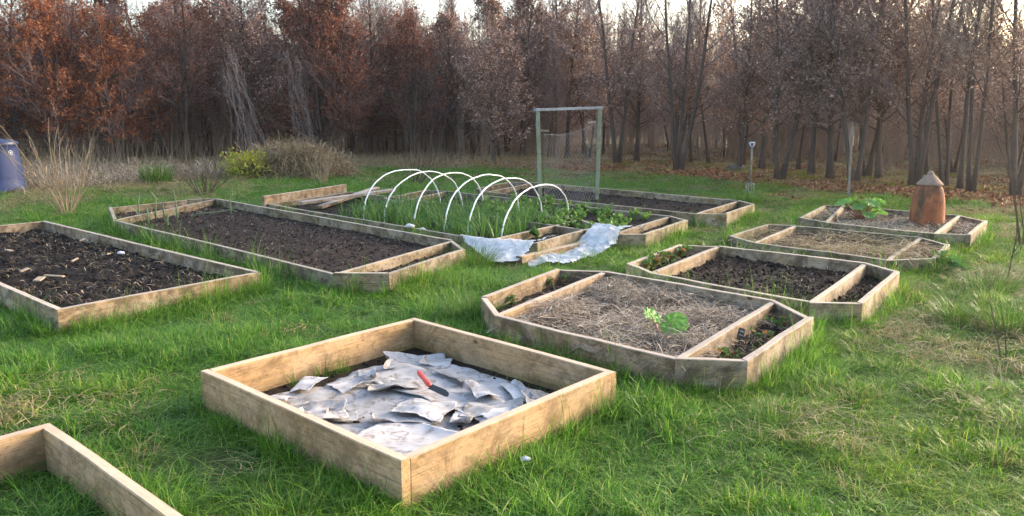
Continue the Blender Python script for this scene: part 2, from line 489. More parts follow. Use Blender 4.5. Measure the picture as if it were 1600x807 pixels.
def board_mesh(b, A, B, A2, B2, z0, z1, rng, wob=.003):
    """a sawn board between outer line A-B and inner line A2-B2 (local xy), with eased top edges"""
    A, B, A2, B2 = [np.asarray(q, float) for q in (A, B, A2, B2)]
    L = np.linalg.norm(B - A); n = max(3, int(L / .28) + 1)
    t = np.linspace(0.0, 1, n); t[0] = .0012 / L; t[-1] = 1 - .0012 / L
    O = A + (B - A) * t[:, None]; I = A2 + (B2 - A2) * t[:, None]
    nrm = (I - O) / np.linalg.norm(I - O, axis=1)[:, None]
    off = np.interp(t, np.linspace(0, 1, 5), rng.normal(0, wob, 5)); off[0] = off[-1] = 0
    O = O + nrm * off[:, None]; I = I + nrm * off[:, None]
    top = z1 + np.interp(t, np.linspace(0, 1, 6), rng.normal(0, wob * .7, 6)) + rng.normal(0, .0008, n)
    e = .005
    V = np.zeros((n, 6, 3))
    V[:, 0, :2] = O; V[:, 0, 2] = z0
    V[:, 1, :2] = O; V[:, 1, 2] = top - e
    V[:, 2, :2] = O + nrm * e; V[:, 2, 2] = top
    V[:, 3, :2] = I - nrm * e; V[:, 3, 2] = top
    V[:, 4, :2] = I; V[:, 4, 2] = top - e
    V[:, 5, :2] = I; V[:, 5, 2] = z0
    k = np.arange(n - 1)[:, None] * 6; j = np.arange(6)[None, :]; j2 = (j + 1) % 6
    Q = np.stack([k + j, k + 6 + j, k + 6 + j2, k + j2], -1).reshape(-1, 4)
    b.add(V.reshape(-1, 3), [Q, np.array([[0, 1, 2, 3, 4, 5]]), np.array([[(n - 1) * 6 + q for q in (5, 4, 3, 2, 1, 0)]])])

def local_board(parent, base, A, B, A2, B2, z0, z1, mat, rng, name='board', rough=.003):
    """one board object whose own x axis runs along its length"""
    A = np.asarray(A, float); B = np.asarray(B, float)
    ang = math.atan2(B[1] - A[1], B[0] - A[0]); c, s = math.cos(-ang), math.sin(-ang)
    def loc(q):
        d = np.asarray(q, float) - A; return (d[0] * c - d[1] * s, d[0] * s + d[1] * c)
    b = MB(); board_mesh(b, loc(A), loc(B), loc(A2), loc(B2), z0, z1, rng, rough)
    o = b.build(name, mat, parent, (A[0] - base[0], A[1] - base[1], 0))
    o.rotation_euler = (0, 0, ang)
    return o

def inset(poly, t):
    P = [np.array(p[:2], float) for p in poly]; n = len(P); cen = sum(P) / n; R = []
    lines = []
    for i in range(n):
        a, b2 = P[i], P[(i + 1) % n]; d = (b2 - a) / np.linalg.norm(b2 - a); nn = np.array([-d[1], d[0]])
        if nn @ (cen - a) < 0: nn = -nn
        lines.append((a + nn * t, d))
    for i in range(n):
        (p, d), (q, e) = lines[i - 1], lines[i]
        k = np.linalg.solve(np.array([d, -e]).T, q - p)[0]; R.append(p + d * k)
    return R

def soil_mesh(parent, base, poly, level, amp, mat, cell=.035, seed=1, clods=0, mound=0.0, scale=6.0):
    P = np.array([p[:2] for p in poly], float)
    k = np.argmax(np.linalg.norm(np.roll(P, -1, 0) - P, axis=1)); d = P[(k + 1) % len(P)] - P[k]; d /= np.linalg.norm(d)
    e = np.array([-d[1], d[0]]); cen = P.mean(0)
    U = (P - cen) @ d; W = (P - cen) @ e
    us = np.arange(U.min() - cell, U.max() + cell, cell); ws = np.arange(W.min() - cell, W.max() + cell, cell)
    g, h = np.meshgrid(us, ws)
    x = cen[0] + g * d[0] + h * e[0]; y = cen[1] + g * d[1] + h * e[1]
    x = x.ravel(); y = y.ravel()
    rel = fbm(x * scale, y * scale, seed, 5, .62) - .5
    big = fbm(x * 1.3, y * 1.3, seed + 5, 3) - .5
    z = level + amp * rel * 2 + mound * big * 2
    nu, nw = len(us), len(ws)
    i = (np.arange(nw - 1)[:, None] * nu + np.arange(nu - 1)[None, :]).ravel()
    F = np.stack([i, i + 1, i + 1 + nu, i + nu], 1)
    cx = x[F].mean(1); cy = y[F].mean(1)
    F = F[inside(cx, cy, P)]
    if d[0] * e[1] - d[1] * e[0] < 0: F = F[:, ::-1]
    used = np.unique(F); mp = -np.ones(len(x), int); mp[used] = np.arange(len(used))
    b = MB(); b.add(np.stack([x[used] - base[0], y[used] - base[1], z[used]], 1), mp[F])
    if clods:
        rng = np.random.default_rng(seed + 77)
        pts = sample_in(poly, clods, rng, .05)
        zz = level + amp * 2 * (fbm(pts[:, 0] * scale, pts[:, 1] * scale, seed, 5, .62) - .5) + mound * 2 * (fbm(pts[:, 0] * 1.3, pts[:, 1] * 1.3, seed + 5, 3) - .5)
        r = .006 + .016 * rng.random(clods) ** 3
        ico = np.array([(0, 0, 1), (.9, 0, .4), (.28, .85, .4), (-.72, .53, .4), (-.72, -.53, .4), (.28, -.85, .4), (.72, .53, -.4), (-.28, .85, -.4), (-.9, 0, -.4), (-.28, -.85, -.4), (.72, -.53, -.4)])
        T = np.array([(0, 1, 2), (0, 2, 3), (0, 3, 4), (0, 4, 5), (0, 5, 1), (1, 6, 2), (2, 7, 3), (3, 8, 4), (4, 9, 5), (5, 10, 1), (2, 6, 7), (3, 7, 8), (4, 8, 9), (5, 9, 10), (1, 10, 6)])
        V = ico[None] * r[:, None, None] * rng.uniform(.6, 1.35, (clods, 11, 3))
        V = V + np.stack([pts[:, 0] - base[0], pts[:, 1] - base[1], zz + r * .3], 1)[:, None, :]
        b.add(V.reshape(-1, 3), (np.arange(clods)[:, None, None] * 11 + T[None]).reshape(-1, 3))
    return b.build('soil', mat, parent)

def sample_in(poly, n, rng, margin=0.06):
    P = np.array([p[:2] for p in poly], float); lo, hi = P.min(0), P.max(0); out = np.zeros((0, 2))
    while len(out) < n:
        q = rng.uniform(lo, hi, (n * 3, 2))
        k = inside(q[:, 0], q[:, 1], P); q = q[k]
        q = q[edge_dist(q[:, 0], q[:, 1], P) > margin]
        out = np.concatenate([out, q])
    return out[:n]

def raised_bed(key, label, outline, h, mat, cross=(), t=.05, soil=None, keep_grass=False, skip=(), low=()):
    pts = [np.array(p[:2], float) for p in outline]
    base = sum(pts) / len(pts)
    root = thing('raised_bed', label, 'raised bed', (base[0], base[1], 0), 0, 'timber raised beds on the grass')
    inn = inset(pts, t); n = len(pts)
    for i in range(n):
        if i in skip: continue
        j = (i + 1) % n
        local_board(root, base, pts[i], pts[j], inn[i], inn[j], -.07, h + RB.normal(0, .0035) - (.03 if i in low else 0), mat, RB)
    for (p, q) in cross:
        p = np.array(p[:2], float); q = np.array(q[:2], float); d = (q - p) / np.linalg.norm(q - p); e = np.array([-d[1], d[0]])
        p = p + d * .062; q = q - d * .062
        local_board(root, base, p - e * t / 2, q - e * t / 2, p + e * t / 2, q + e * t / 2, -.05, h - .006, mat, RB, 'divider_board')
    if soil:
        mid = inset(pts, t * .5)
        soil_mesh(root, base, mid, **soil)
    BEDS[key] = dict(poly=pts, inner=inn, base=base, root=root, grass=keep_grass, h=h)
    return root

def straw_on(key, poly, n, level, rng, mat='straw', L=(.08, .22), w=(.002, .0045), hump=.05, name='straw_mulch', seed=3):
    B = BEDS[key]
    q = sample_in(poly, n, rng, .03)
    hz = fbm(q[:, 0] * 3.2, q[:, 1] * 3.2, seed, 3)
    keep = rng.random(n) < np.clip((hz - .30) * 5, .12, 1); q = q[keep]; hz = hz[keep]; n = len(q)
    z = level + np.clip(hz - .35, 0, 1) * hump * 3 * rng.random(n) + .004
    p = np.stack([q[:, 0] - B['base'][0], q[:, 1] - B['base'][1], z], 1)
    b = MB()
    b.add(*strands(p, rng.uniform(0, 6.28, n), rng.uniform(*L, n), rng.uniform(*w, n), rng, 3, .03, .14))
    return tag(b.build(name, M[mat], B['root']), kind='stuff')

def lerp(a, b2, t):
    return tuple(np.array(a) + (np.array(b2) - np.array(a)) * t)

# square bed of new timber in front, boards butt-jointed at the corners
K = [(-1.756, 4.358, 0.220), (-0.692, 5.574, 0.220), (0.588, 4.358, 0.220), (-0.461, 3.156, 0.220)]
def front_bed():
    pts = [np.array(p[:2]) for p in K]; base = sum(pts) / 4
    root = thing('raised_bed', 'square bed of fresh pale timber holding torn grey paper and a red-handled knife', 'raised bed', (base[0], base[1], 0), 0, 'timber raised beds on the grass')
    t = .05; inn = inset(pts, t)
    L_, B_, R_, F_ = pts; iL, iB, iR, iF = inn
    def dirn(a, b2): return (b2 - a) / np.linalg.norm(b2 - a)
    # left-front and back-right boards run full length; the other two butt between them
    def ext(i_from, i_to, frm): return i_from
    n1 = dirn(L_, F_); n2 = dirn(L_, B_)
    local_board(root, base, L_, F_, L_ + dirn(L_, B_) * t * 1.003, F_ + dirn(F_, R_) * t * 1.003, -.07, .222, M['wood_new'], RB, rough=.002)
    local_board(root, base, B_, R_, B_ + dirn(B_, L_) * t * 1.003, R_ + dirn(R_, F_) * t * 1.003, -.07, .219, M['wood_new'], RB, rough=.002)
    g = .0515
    a, b2 = L_ + dirn(L_, B_) * g, B_ - dirn(L_, B_) * g
    local_board(root, base, a, b2, a + dirn(L_, F_) * t, b2 + dirn(B_, R_) * t, -.07, .2195, M['wood_new'], RB, rough=.002)
    a, b2 = F_ + dirn(F_, R_) * g, R_ - dirn(F_, R_) * g
    local_board(root, base, a, b2, a + dirn(F_, L_) * t, b2 + dirn(R_, B_) * t, -.07, .2215, M['wood_new'], RB, rough=.002)
    soil_mesh(root, base, inset(pts, .03), .018, .008, M['soil_brown'], .035, 21, 500)
    BEDS['K'] = dict(poly=pts, inner=inn, base=base, root=root, grass=False, h=.22)
front_bed()

raised_bed('J', 'empty timber frame with grass growing inside, in the near corner of the garden',
           [(-2.2, 3.64), (-.93, 2.50), (-1.92, 1.24), (-3.19, 2.38)], .20, M['wood_new'], keep_grass=True)
raised_bed('E', 'large bed of black soil strewn with wood chips and straw, beside the tan-stemmed bush',
           [(-6.41, 10.97), (-2.33, 7.34), (-3.41, 5.88), (-7.49, 9.51)], .20, M['wood'],
           soil=dict(level=.085, amp=.045, mat=M['soil_black'], cell=.035, seed=31, clods=2600, mound=.03))
Apts = [(-0.251, 6.288, 0.200), (0.424, 7.501, 0.200), (0.880, 7.406, 0.200), (2.074, 6.198, 0.200), (2.173, 5.633, 0.200), (1.394, 4.588, 0.200), (0.974, 4.638, 0.200), (-0.131, 5.708, 0.200)]
raised_bed('A', 'pointed-end bed covered in dry straw mulch with two young rhubarb leaves', Apts, .20, M['wood'],
           [(Apts[7], Apts[2]), (Apts[6], Apts[3])], soil=dict(level=.075, amp=.03, mat=M['soil'], cell=.03, seed=41, clods=900))
Bpts = [(1.116, 7.765, 0.200), (1.876, 8.940, 0.200), (2.306, 8.851, 0.200), (3.489, 7.817, 0.200), (3.607, 7.360, 0.200), (2.718, 6.090, 0.200), (2.314, 6.111, 0.200), (1.267, 7.283, 0.200)]
raised_bed('B', 'pointed-end bed of bare dark soil just behind the straw-mulched bed', Bpts, .20, M['wood'],
           [(Bpts[7], Bpts[2]), (Bpts[6], Bpts[3])], soil=dict(level=.085, amp=.035, mat=M['soil'], cell=.035, seed=51, clods=1800, mound=.02))
Cpts = [(2.683, 9.892, 0.150), (3.473, 10.943, 0.150), (3.847, 10.848, 0.150), (5.037, 9.813, 0.150), (5.076, 9.225, 0.150), (4.454, 8.344, 0.150), (3.888, 8.232, 0.150), (2.837, 9.365, 0.150)]
raised_bed('C', 'low sunken bed overgrown with dead grass, in front of the terracotta forcer bed', Cpts, .15, M['wood_old'],
           [(Cpts[7], Cpts[2]), (Cpts[6], Cpts[3])], soil=dict(level=.05, amp=.02, mat=M['soil_brown'], cell=.05, seed=61))
Dpts = [(4.032, 11.275, 0.200), (4.977, 12.837, 0.200), (5.300, 12.837, 0.200), (6.481, 11.601, 0.200), (6.516, 10.966, 0.200), (5.549, 9.640, 0.200), (5.165, 9.750, 0.200), (4.217, 10.769, 0.200)]
raised_bed('D', 'bed with the terracotta forcer and a leafy rhubarb on straw', Dpts, .20, M['wood_old'],
           [(Dpts[7], Dpts[2]), (Dpts[6], Dpts[3])], soil=dict(level=.10, amp=.03, mat=M['soil_brown'], cell=.045, seed=71, clods=500))
Fpts = [(-6.302, 12.526, 0.200), (-5.555, 13.710, 0.200), (-5.098, 13.867, 0.200), (-0.683, 9.241, 0.200), (-0.506, 8.615, 0.200), (-1.127, 7.253, 0.200), (-1.643, 7.253, 0.200), (-5.496, 11.033, 0.200)]
raised_bed('F', 'long bed of smooth brown soil with a few leeks at its far end', Fpts, .20, M['wood_old'],
           [(Fpts[7], Fpts[2]), (Fpts[6], Fpts[3])], soil=dict(level=.095, amp=.028, mat=M['soil_brown'], cell=.035, seed=81, clods=3200, mound=.018))
Gpts = [(-3.984, 13.021, 0.200), (-3.006, 15.073, 0.200), (0.932, 11.101, 0.200), (1.147, 10.455, 0.200), (0.290, 9.030, 0.200), (-0.296, 9.217, 0.200)]
raised_bed('G', 'long bed of green garlic under white plastic hoops', Gpts, .20, M['wood_old'],
           [(Gpts[5], Gpts[2])], soil=dict(level=.10, amp=.03, mat=M['soil'], cell=.045, seed=91, clods=1200))
gb = BEDS['G']
g0 = np.array((-4.044, 12.970, 0.330)[:2]); g1 = np.array((-3.178, 15.231, 0.330)[:2])
gd = (g1 - g0) / np.linalg.norm(g1 - g0); ge = np.array([gd[1], -gd[0]])
local_board(gb['root'], gb['base'], g0, g1, g0 + ge * .06, g1 + ge * .06, -.05, .33, M['wood'], RB, 'end_board')
Hpts = [(-1.953, 14.360, 0.200), (-1.639, 15.456, 0.200), (-1.235, 15.237, 0.200), (2.266, 11.483, 0.200), (2.430, 11.053, 0.200), (1.629, 9.718, 0.200), (1.208, 9.718, 0.200), (-1.674, 14.028, 0.200)]
Hpts[7] = (-1.95, 13.35, .2); Hpts[0] = (-2.25, 14.0, .2)
raised_bed('H', 'long bed of leafy bean seedlings between the hooped bed and the wire frame', Hpts, .20, M['wood_old'],
           [(Hpts[7], Hpts[2]), (Hpts[6], Hpts[3])], soil=dict(level=.11, amp=.03, mat=M['soil'], cell=.05, seed=101, clods=900))
Ipts = [(-0.704, 15.559, 0.220), (-0.094, 16.965, 0.220), (0.429, 16.918, 0.220), (3.768, 13.369, 0.220), (3.888, 12.842, 0.220), (3.109, 11.590, 0.220), (2.647, 11.590, 0.220), (-0.472, 14.865, 0.220)]
raised_bed('I', 'farthest long bed of bare dark soil, around the posts of the wire frame', Ipts, .22, M['wood_old'],
           [(Ipts[7], Ipts[2]), (Ipts[6], Ipts[3])], soil=dict(level=.12, amp=.03, mat=M['soil'], cell=.05, seed=111, clods=900))

# straw mulch and litter lying on the beds
rs = np.random.default_rng(5)
Ai = BEDS['A']['inner']
straw_on('A', [Ai[7], Ai[2], Ai[3], Ai[6]], 10500, .085, rs, L=(.08, .26), w=(.0025, .0055), hump=.085)
straw_on('A', [Ai[6], Ai[3], Ai[4], Ai[5]], 160, .085, rs, L=(.05, .14), name='leaf_litter')
straw_on('E', BEDS['E']['inner'], 2600, .10, rs, mat='litter', L=(.03, .13), w=(.002, .008), hump=.05, name='wood_chip_litter', seed=12)
Di = BEDS['D']['inner']
straw_on('D', Di, 5500, .105, rs, L=(.08, .22), w=(.004, .008), hump=.06)
Ci = BEDS['C']['inner']
straw_on('C', Ci, 3800, .06, rs, mat='hay', L=(.12, .30), w=(.004, .008), hump=.09, name='dead_grass')
straw_on('F', BEDS['F']['inner'], 900, .10, rs, L=(.02, .07), w=(.002, .005), hump=.02, name='straw_bits', seed=8)
straw_on('B', BEDS['B']['inner'], 220, .10, rs, L=(.03, .10), w=(.002, .004), hump=.02, name='straw_bits', seed=9)

# ------------------------------------------------------------------ trees
def grow(rng, p, d, L, n, up, wob):
    pts = [np.array(p, float)]; d = np.array(d, float); st = L / n
    for _ in range(n):
        d = d + rng.normal(0, wob, 3); d[2] += up; d /= np.linalg.norm(d)
        pts.append(pts[-1] + d * st)
    return np.array(pts)

def at_t(pts, t):
    q = t * (len(pts) - 1); i = min(int(q), len(pts) - 2); f = q - i
    d = pts[i + 1] - pts[i]
    return pts[i] * (1 - f) + pts[i + 1] * f, d / (np.linalg.norm(d) + 1e-9)

def make_tree(seed, h=6.0, stems=1, clear=.2, n1=42, spread=1.7, n2=7, n3=5, r0=.060, leaf_lo=.1, leaf_hi=1.0, leaf_p=4,
              leaf_size=.08, up=.12, lean=.035, twig_r=.0036, angle=.75, twig_len=(.18, .42), top_bare=.0):
    """returns (trunk mesh builder, crown mesh builder): a leader or several, limbs, branches, twigs and leaves"""
    rng = np.random.default_rng(seed)
    tb, cb = MB(), MB()
    L1, T0, TD, TL, LP, LD = [], [], [], [], [], []
    for s in range(stems):
        az = rng.uniform(0, 6.28); sp = .0 if stems == 1 else .16
        ld = grow(rng, (math.cos(az) * .06 * (stems > 1), math.sin(az) * .06 * (stems > 1), -.12), (math.cos(az) * sp, math.sin(az) * sp, 1), h * rng.uniform(.9, 1.05) + .12, 11, .10, lean)
        tt = np.linspace(0, 1, len(ld)); rr = r0 * rng.uniform(.75, 1.05) / math.sqrt(stems) * 1.15
        rad = rr * (1 - tt) ** .8 + .006; rad[0] *= 1.7
        tb.add(*tube(ld, rad, 8))
        k = max(8, n1 // stems)
        for i in range(k):
            t = clear + (1 - clear) * (i + rng.random()) / k * .97
            p, d = at_t(ld, t)
            a = i * 2.4 + rng.uniform(-.6, .6) + az
            if stems > 1 and rng.random() < .5: a = az + rng.normal(0, 1.0)
            tn = (t - clear) / (1 - clear)
            el = angle * (.45 + .75 * tn) + rng.normal(0, .12)
            prof = (0.55 + .65 * math.sin(math.pi * min(1, (tn * .85 + .18)))) * (1 - .62 * tn)
            ln = spread * prof * rng.uniform(.65, 1.2)
            dd = np.array([math.cos(a) * math.cos(el), math.sin(a) * math.cos(el), math.sin(el)])
            L1.append((grow(rng, p, dd, ln, 5, up, .10), t, rr))
    for pts, t, rr in L1:
        r = max(.007, rr * .34 * (1 - t * .6))
        tb.add(*tube(pts, np.linspace(r, .004, len(pts)), 5, False))
        ln = np.linalg.norm(pts[-1] - pts[0])
        for j in range(max(3, int(round(n2 * (1.12 - .55 * t))))):
            s = .18 + .80 * (j + rng.random()) / n2
            p, d = at_t(pts, s)
            e = rng.normal(0, 1, 3); e -= d * (e @ d); e /= np.linalg.norm(e) + 1e-9; e[2] = e[2] * .6 + .1
            d2 = d * .75 + e * .75
            l2 = ln * .52 * (1.1 - .55 * s) * rng.uniform(.6, 1.2) + .08
            q = grow(rng, p, d2 / np.linalg.norm(d2), l2, 3, up * .8, .14)
            cb.add(*tube(q, np.linspace(r * .45 + .002, twig_r * .8, len(q)), 3, False), 0)
            for m in range(n3):
                u = .2 + .8 * (m + rng.random()) / n3
                p3, d3 = at_t(q, u)
                e = rng.normal(0, 1, 3); e -= d3 * (e @ d3); e /= np.linalg.norm(e) + 1e-9
                T0.append(p3); TD.append(d3 * .8 + e * .6 + np.array([0, 0, .15])); TL.append(rng.uniform(*twig_len) * (.6 + .5 * (1 - u)))
    T0, TD, TL = np.array(T0), np.array(TD), np.array(TL)
    V, F, mid, end = twigs(T0, TD, TL, np.full(len(T0), twig_r), rng)
    cb.add(V, F, 0)
    if leaf_p:
        zr = T0[:, 2] / h
        clump = .6 * vnoise(T0[:, 0] * 1.1 + T0[:, 2] * .9 + 40, T0[:, 1] * 1.1 - T0[:, 2] * 1.1 + 40, seed) + .4 * vnoise(T0[:, 0] * 2.6 + T0[:, 2] * 2 + 40, T0[:, 1] * 2.6 - T0[:, 2] * 2 + 40, seed + 1)
        pr = np.clip((zr - leaf_lo) * 12, 0, 1) * np.clip((leaf_hi - zr) * 6, 0, 1) * np.clip((clump - .34) * 5, .05, 1.2)
        for q in range(leaf_p):
            k = rng.random(len(T0)) < pr
            f = rng.uniform(.15, 1.05, k.sum())[:, None]
            pp = T0[k] * (1 - f) + end[k] * f + rng.normal(0, .015, (k.sum(), 3))
            LP.append(pp); LD.append(TD[k])
        LP, LD = np.concatenate(LP), np.concatenate(LD)
        cb.add(*leaves(LP, LD, leaf_size * rng.uniform(.65, 1.25, len(LP)), rng), 1)
    return tb, cb

ARCH = {}
def archetype(key, bark, twig, leaf, **kw):
    tb, cb = make_tree(**kw)
    ARCH[key] = (tb.mesh('trunk', M[bark], True), cb.mesh('crown', [M[twig], M[leaf]]))
archetype('hedge0', 'bark', 'twig', 'leaf_copper', seed=1, h=5.4, stems=2, clear=.10, n1=56, spread=1.9, n2=8, n3=6, leaf_p=8, leaf_size=.085)
archetype('hedge1', 'bark', 'twig', 'leaf_copper', seed=2, h=5.6, stems=1, clear=.12, n1=52, spread=1.8, n2=8, n3=6, leaf_p=8, leaf_size=.085)
archetype('hedge2', 'bark', 'twig', 'leaf_copper', seed=3, h=5.0, stems=3, clear=.10, n1=57, spread=1.7, n2=8, n3=6, leaf_p=7, leaf_size=.08)
archetype('mid0', 'bark', 'twig', 'leaf_brown', seed=4, h=7.0, stems=1, clear=.20, n1=58, spread=1.7, n2=9, n3=8, leaf_lo=.18, leaf_hi=.80, leaf_p=5, angle=.9, r0=0.066)
archetype('mid1', 'bark', 'twig', 'leaf_brown', seed=5, h=7.4, stems=2, clear=.20, n1=60, spread=1.7, n2=9, n3=8, leaf_lo=.18, leaf_hi=.72, leaf_p=5, angle=.9, r0=0.073)
archetype('open0', 'bark', 'twig', 'leaf_brown', seed=6, h=9.0, stems=1, clear=.15, n1=60, spread=1.9, n2=9, n3=8, leaf_lo=.13, leaf_hi=.62, leaf_p=5, angle=.95, r0=0.092, leaf_size=.085)
archetype('open1', 'bark', 'twig', 'leaf_brown', seed=7, h=8.6, stems=2, clear=.17, n1=60, spread=1.9, n2=9, n3=8, leaf_lo=.14, leaf_hi=.58, leaf_p=5, angle=.95, r0=0.099, leaf_size=.085)
archetype('open2', 'bark', 'twig', 'leaf_brown', seed=8, h=9.2, stems=3, clear=.18, n1=60, spread=1.8, n2=9, n3=8, leaf_lo=.16, leaf_hi=.55, leaf_p=4, angle=1.0, r0=0.099, leaf_size=.085)
archetype('bare0', 'bark', 'twig', 'leaf_brown', seed=9, h=8.0, stems=1, clear=.25, n1=56, spread=1.4, n2=9, n3=8, leaf_p=0, angle=1.05, r0=0.056, up=.18)
archetype('bare1', 'bark', 'twig_pale', 'leaf_brown', seed=10, h=8.6, stems=2, clear=.25, n1=56, spread=1.3, n2=9, n3=8, leaf_p=0, angle=1.1, r0=0.059, up=.18)
archetype('pole0', 'bark_pale', 'twig_pale', 'leaf_brown', seed=13, h=9.0, stems=1, clear=.42, n1=30, spread=1.1, n2=6, n3=5, leaf_p=0, angle=1.0, r0=0.050, up=.15, lean=.03, twig_r=.006)
archetype('pole1', 'bark_pale', 'twig_pale', 'leaf_brown', seed=14, h=8.4, stems=1, clear=.36, n1=30, spread=1.2, n2=6, n3=5, leaf_p=0, angle=1.05, r0=0.043, up=.15, lean=.03, twig_r=.006)

def tree(arch, loc, s=1.0, rz=0.0, leaf=None, label='', group=None, name='beech_tree', sz=None, lean=(0, 0)):
    tm, cm = ARCH[arch]
    z = float(ground_z(np.array([loc[0]]), np.array([loc[1]]))[0])
    r = thing(name, label, 'tree', (loc[0], loc[1], z), rz, group)
    r.scale = (s, s, sz or s); r.rotation_euler = (lean[0], lean[1], rz)
    t = bpy.data.objects.new('trunk', tm); COL.objects.link(t); t.parent = r
    c = bpy.data.objects.new('crown', cm); COL.objects.link(c); c.parent = r
    if leaf:
        c.material_slots[1].link = 'OBJECT'; c.material_slots[1].material = M[leaf]
    return r

FRONT = 'front row of trees along the edge of the wood'
TREES = [
 # copper-leaved hedge beeches on the left
 ('hedge0', (-16.120, 23.288, 0.000), 1.12, .3, 'leaf_copper', 'bright copper-leaved beech at the picture edge, above the blue compost bin'),
 ('hedge1', (-15.285, 24.953, 0.000), 1.10, 1.7, 'leaf_copper', 'bright copper-leaved beech directly behind the blue compost bin'),
 ('hedge2', (-13.335, 24.092, 0.000), 1.05, 3.1, 'leaf_copper', 'bushy copper beech directly behind the tan-stemmed bush'),
 ('hedge0', (-12.031, 24.953, 0.000), .86, 4.4, 'leaf_copper', 'low spreading rust-red beech whose boughs hang over the dead stalks'),
 ('hedge1', (-13.363, 30.807, 0.000), 1.02, .9, 'leaf_rust', 'rust-brown beech between the low copper beech and the first hanging vine'),
 ('hedge0', (-12.243, 32.221, -0.000), 1.04, 2.2, 'leaf_rust', 'rust-leaved beech just before the first hanging dry vine'),
 ('hedge2', (-10.871, 33.237, -0.000), 1.14, 5.0, 'leaf_rust', 'rust-leaved beech carrying the first hanging dry vine'),
 ('hedge1', (-8.217, 29.931, 0.000), 1.06, 2.9, 'leaf_rust', 'dense dark red beech behind the hay heap, carrying the second dry vine'),
 ('hedge0', (-6.438, 28.319, 0.000), 1.10, .1, 'leaf_rust', 'tall dense dark red beech just past the hay heap'),
 ('hedge2', (-6.123, 30.807, 0.000), .85, 1.2, 'leaf_rust', 'slim red-brown beech beside the tall dense dark red one'),
 # brown middle stretch
 ('mid0', (-5.771, 34.887, 0.000), .92, .4, 'leaf_brown', 'brown-leaved tree first past the dark red beeches, in the gap'),
 ('hedge1', (-4.843, 33.770, 0.000), .95, 2.0, 'leaf_brown', 'brown bushy tree behind the peak of the first plastic hoop'),
 ('mid1', (-4.370, 34.887, 0.000), .92, 3.0, 'leaf_brown', 'slim brown tree behind the dark-stemmed bush by the hoops'),
 ('hedge0', (-3.562, 33.237, -0.000), .98, 4.1, 'leaf_brown', 'broad brown tree behind the second plastic hoop'),
 ('mid0', (-2.886, 34.887, 0.000), .95, 5.2, 'leaf_brown', 'brown tree standing behind the third plastic hoop'),
 ('hedge2', (-2.286, 32.221, -0.000), 1.0, .8, 'leaf_brown', 'several-stemmed brown tree between the third and fourth hoops'),
 ('mid1', (-1.572, 33.237, -0.000), .98, 1.5, 'leaf_brown', 'brown tree behind the fourth plastic hoop'),
 ('hedge1', (-0.580, 26.199, 0.000), .98, 3.7, 'leaf_brown', 'bushy brown beech standing forward, leafy to the ground, before the wire frame'),
 ('mid0', (0.437, 30.807, 0.000), 1.0, 2.4, 'leaf_brown', 'slim brown tree just outside the first post of the wire frame'),
 ('mid1', (1.341, 30.363, 0.000), .98, .2, 'leaf_brown', 'tree seen through the wire frame close to its first post'),
 ('mid0', (2.031, 29.931, 0.000), 1.05, 4.6, 'leaf_brown', 'tree seen through the middle of the wire frame'),
 ('bare0', (2.845, 32.221, -0.000), 1.0, 1.0, None, 'bare tree seen through the wire frame near its taller post'),
 ('open1', (3.394, 25.876, 0.000), .90, 5.6, 'leaf_brown', 'twin-stemmed tree just past the taller post of the wire frame'),
 ('open0', (4.224, 27.576, 0.000), .86, 3.2, 'leaf_brown', 'leaning slim tree between the twin-stemmed tree and the thick forked tree'),
 ('open2', (4.738, 23.031, 0.000), .90, 1.1, 'leaf_brown', 'thick forked tree between the wire frame and the garden fork'),
 ('bare1', (6.416, 26.199, 0.000), .95, 2.6, None, 'bare twiggy tree between the thick forked tree and the garden fork'),
 ('mid1', (7.041, 24.953, 0.000), 1.0, .5, 'leaf_brown', 'slim brown tree directly behind the garden fork'),
 ('open0', (7.185, 23.288, 0.000), .82, 4.0, 'leaf_brown', 'tree just past the garden fork, before the thick twin trunk'),
 ('open1', (6.722, 20.340, 0.000), .86, 2.1, 'leaf_brown', 'thick twin-trunked tree with leafy boughs just past the garden fork'),
 ('bare0', (8.308, 23.550, 0.000), .95, 3.3, None, 'thin bare tree behind the thick twin trunk'),
 ('mid0', (8.006, 21.603, 0.000), .98, 1.9, 'leaf_brown', 'crooked brown tree between the twin trunk and the wooden stake'),
 ('open0', (7.935, 20.143, 0.000), .84, .7, 'leaf_brown', 'mossy-footed tree on the near side of the wooden stake'),
 ('open1', (7.952, 18.696, 0.000), .80, 5.1, 'leaf_brown', 'stout leafy tree right behind the wooden stake and rhubarb'),
 ('mid1', (9.179, 20.953, 0.000), 1.0, 3.9, 'leaf_brown', 'leaning tree behind the stout one by the rhubarb'),
 ('mid0', (9.062, 19.950, 0.000), .9, 2.5, 'leaf_brown', 'slim leafy tree between the rhubarb and the terracotta forcer'),
 ('open2', (9.076, 18.205, 0.000), .84, 4.9, None, 'stout tree leaning over the terracotta forcer'),
 ('bare0', (11.417, 22.295, 0.000), 1.0, .2, None, 'bare tree directly behind the terracotta forcer lid'),
 ('bare1', (9.715, 18.047, -0.000), .95, 1.4, None, 'leaning bare tree just past the terracotta forcer'),
 ('bare0', (9.698, 17.440, 0.000), 1.0, 5.5, None, 'second bare tree past the terracotta forcer'),
 ('bare1', (9.656, 16.873, 0.000), 1.02, 3.0, None, 'thick bare tree, third past the terracotta forcer'),
 ('open2', (10.110, 16.086, 0.000), .85, 2.0, None, 'bare forked tree at the picture edge behind the saplings'),
]
for q, (ar, loc, s, rz, lf, lab) in enumerate(TREES):
    tree(ar, loc, s, rz, lf, lab, FRONT, 'beech_tree', lean=((q * 37 % 11 - 5) * .008, (q * 53 % 13 - 6) * .008))

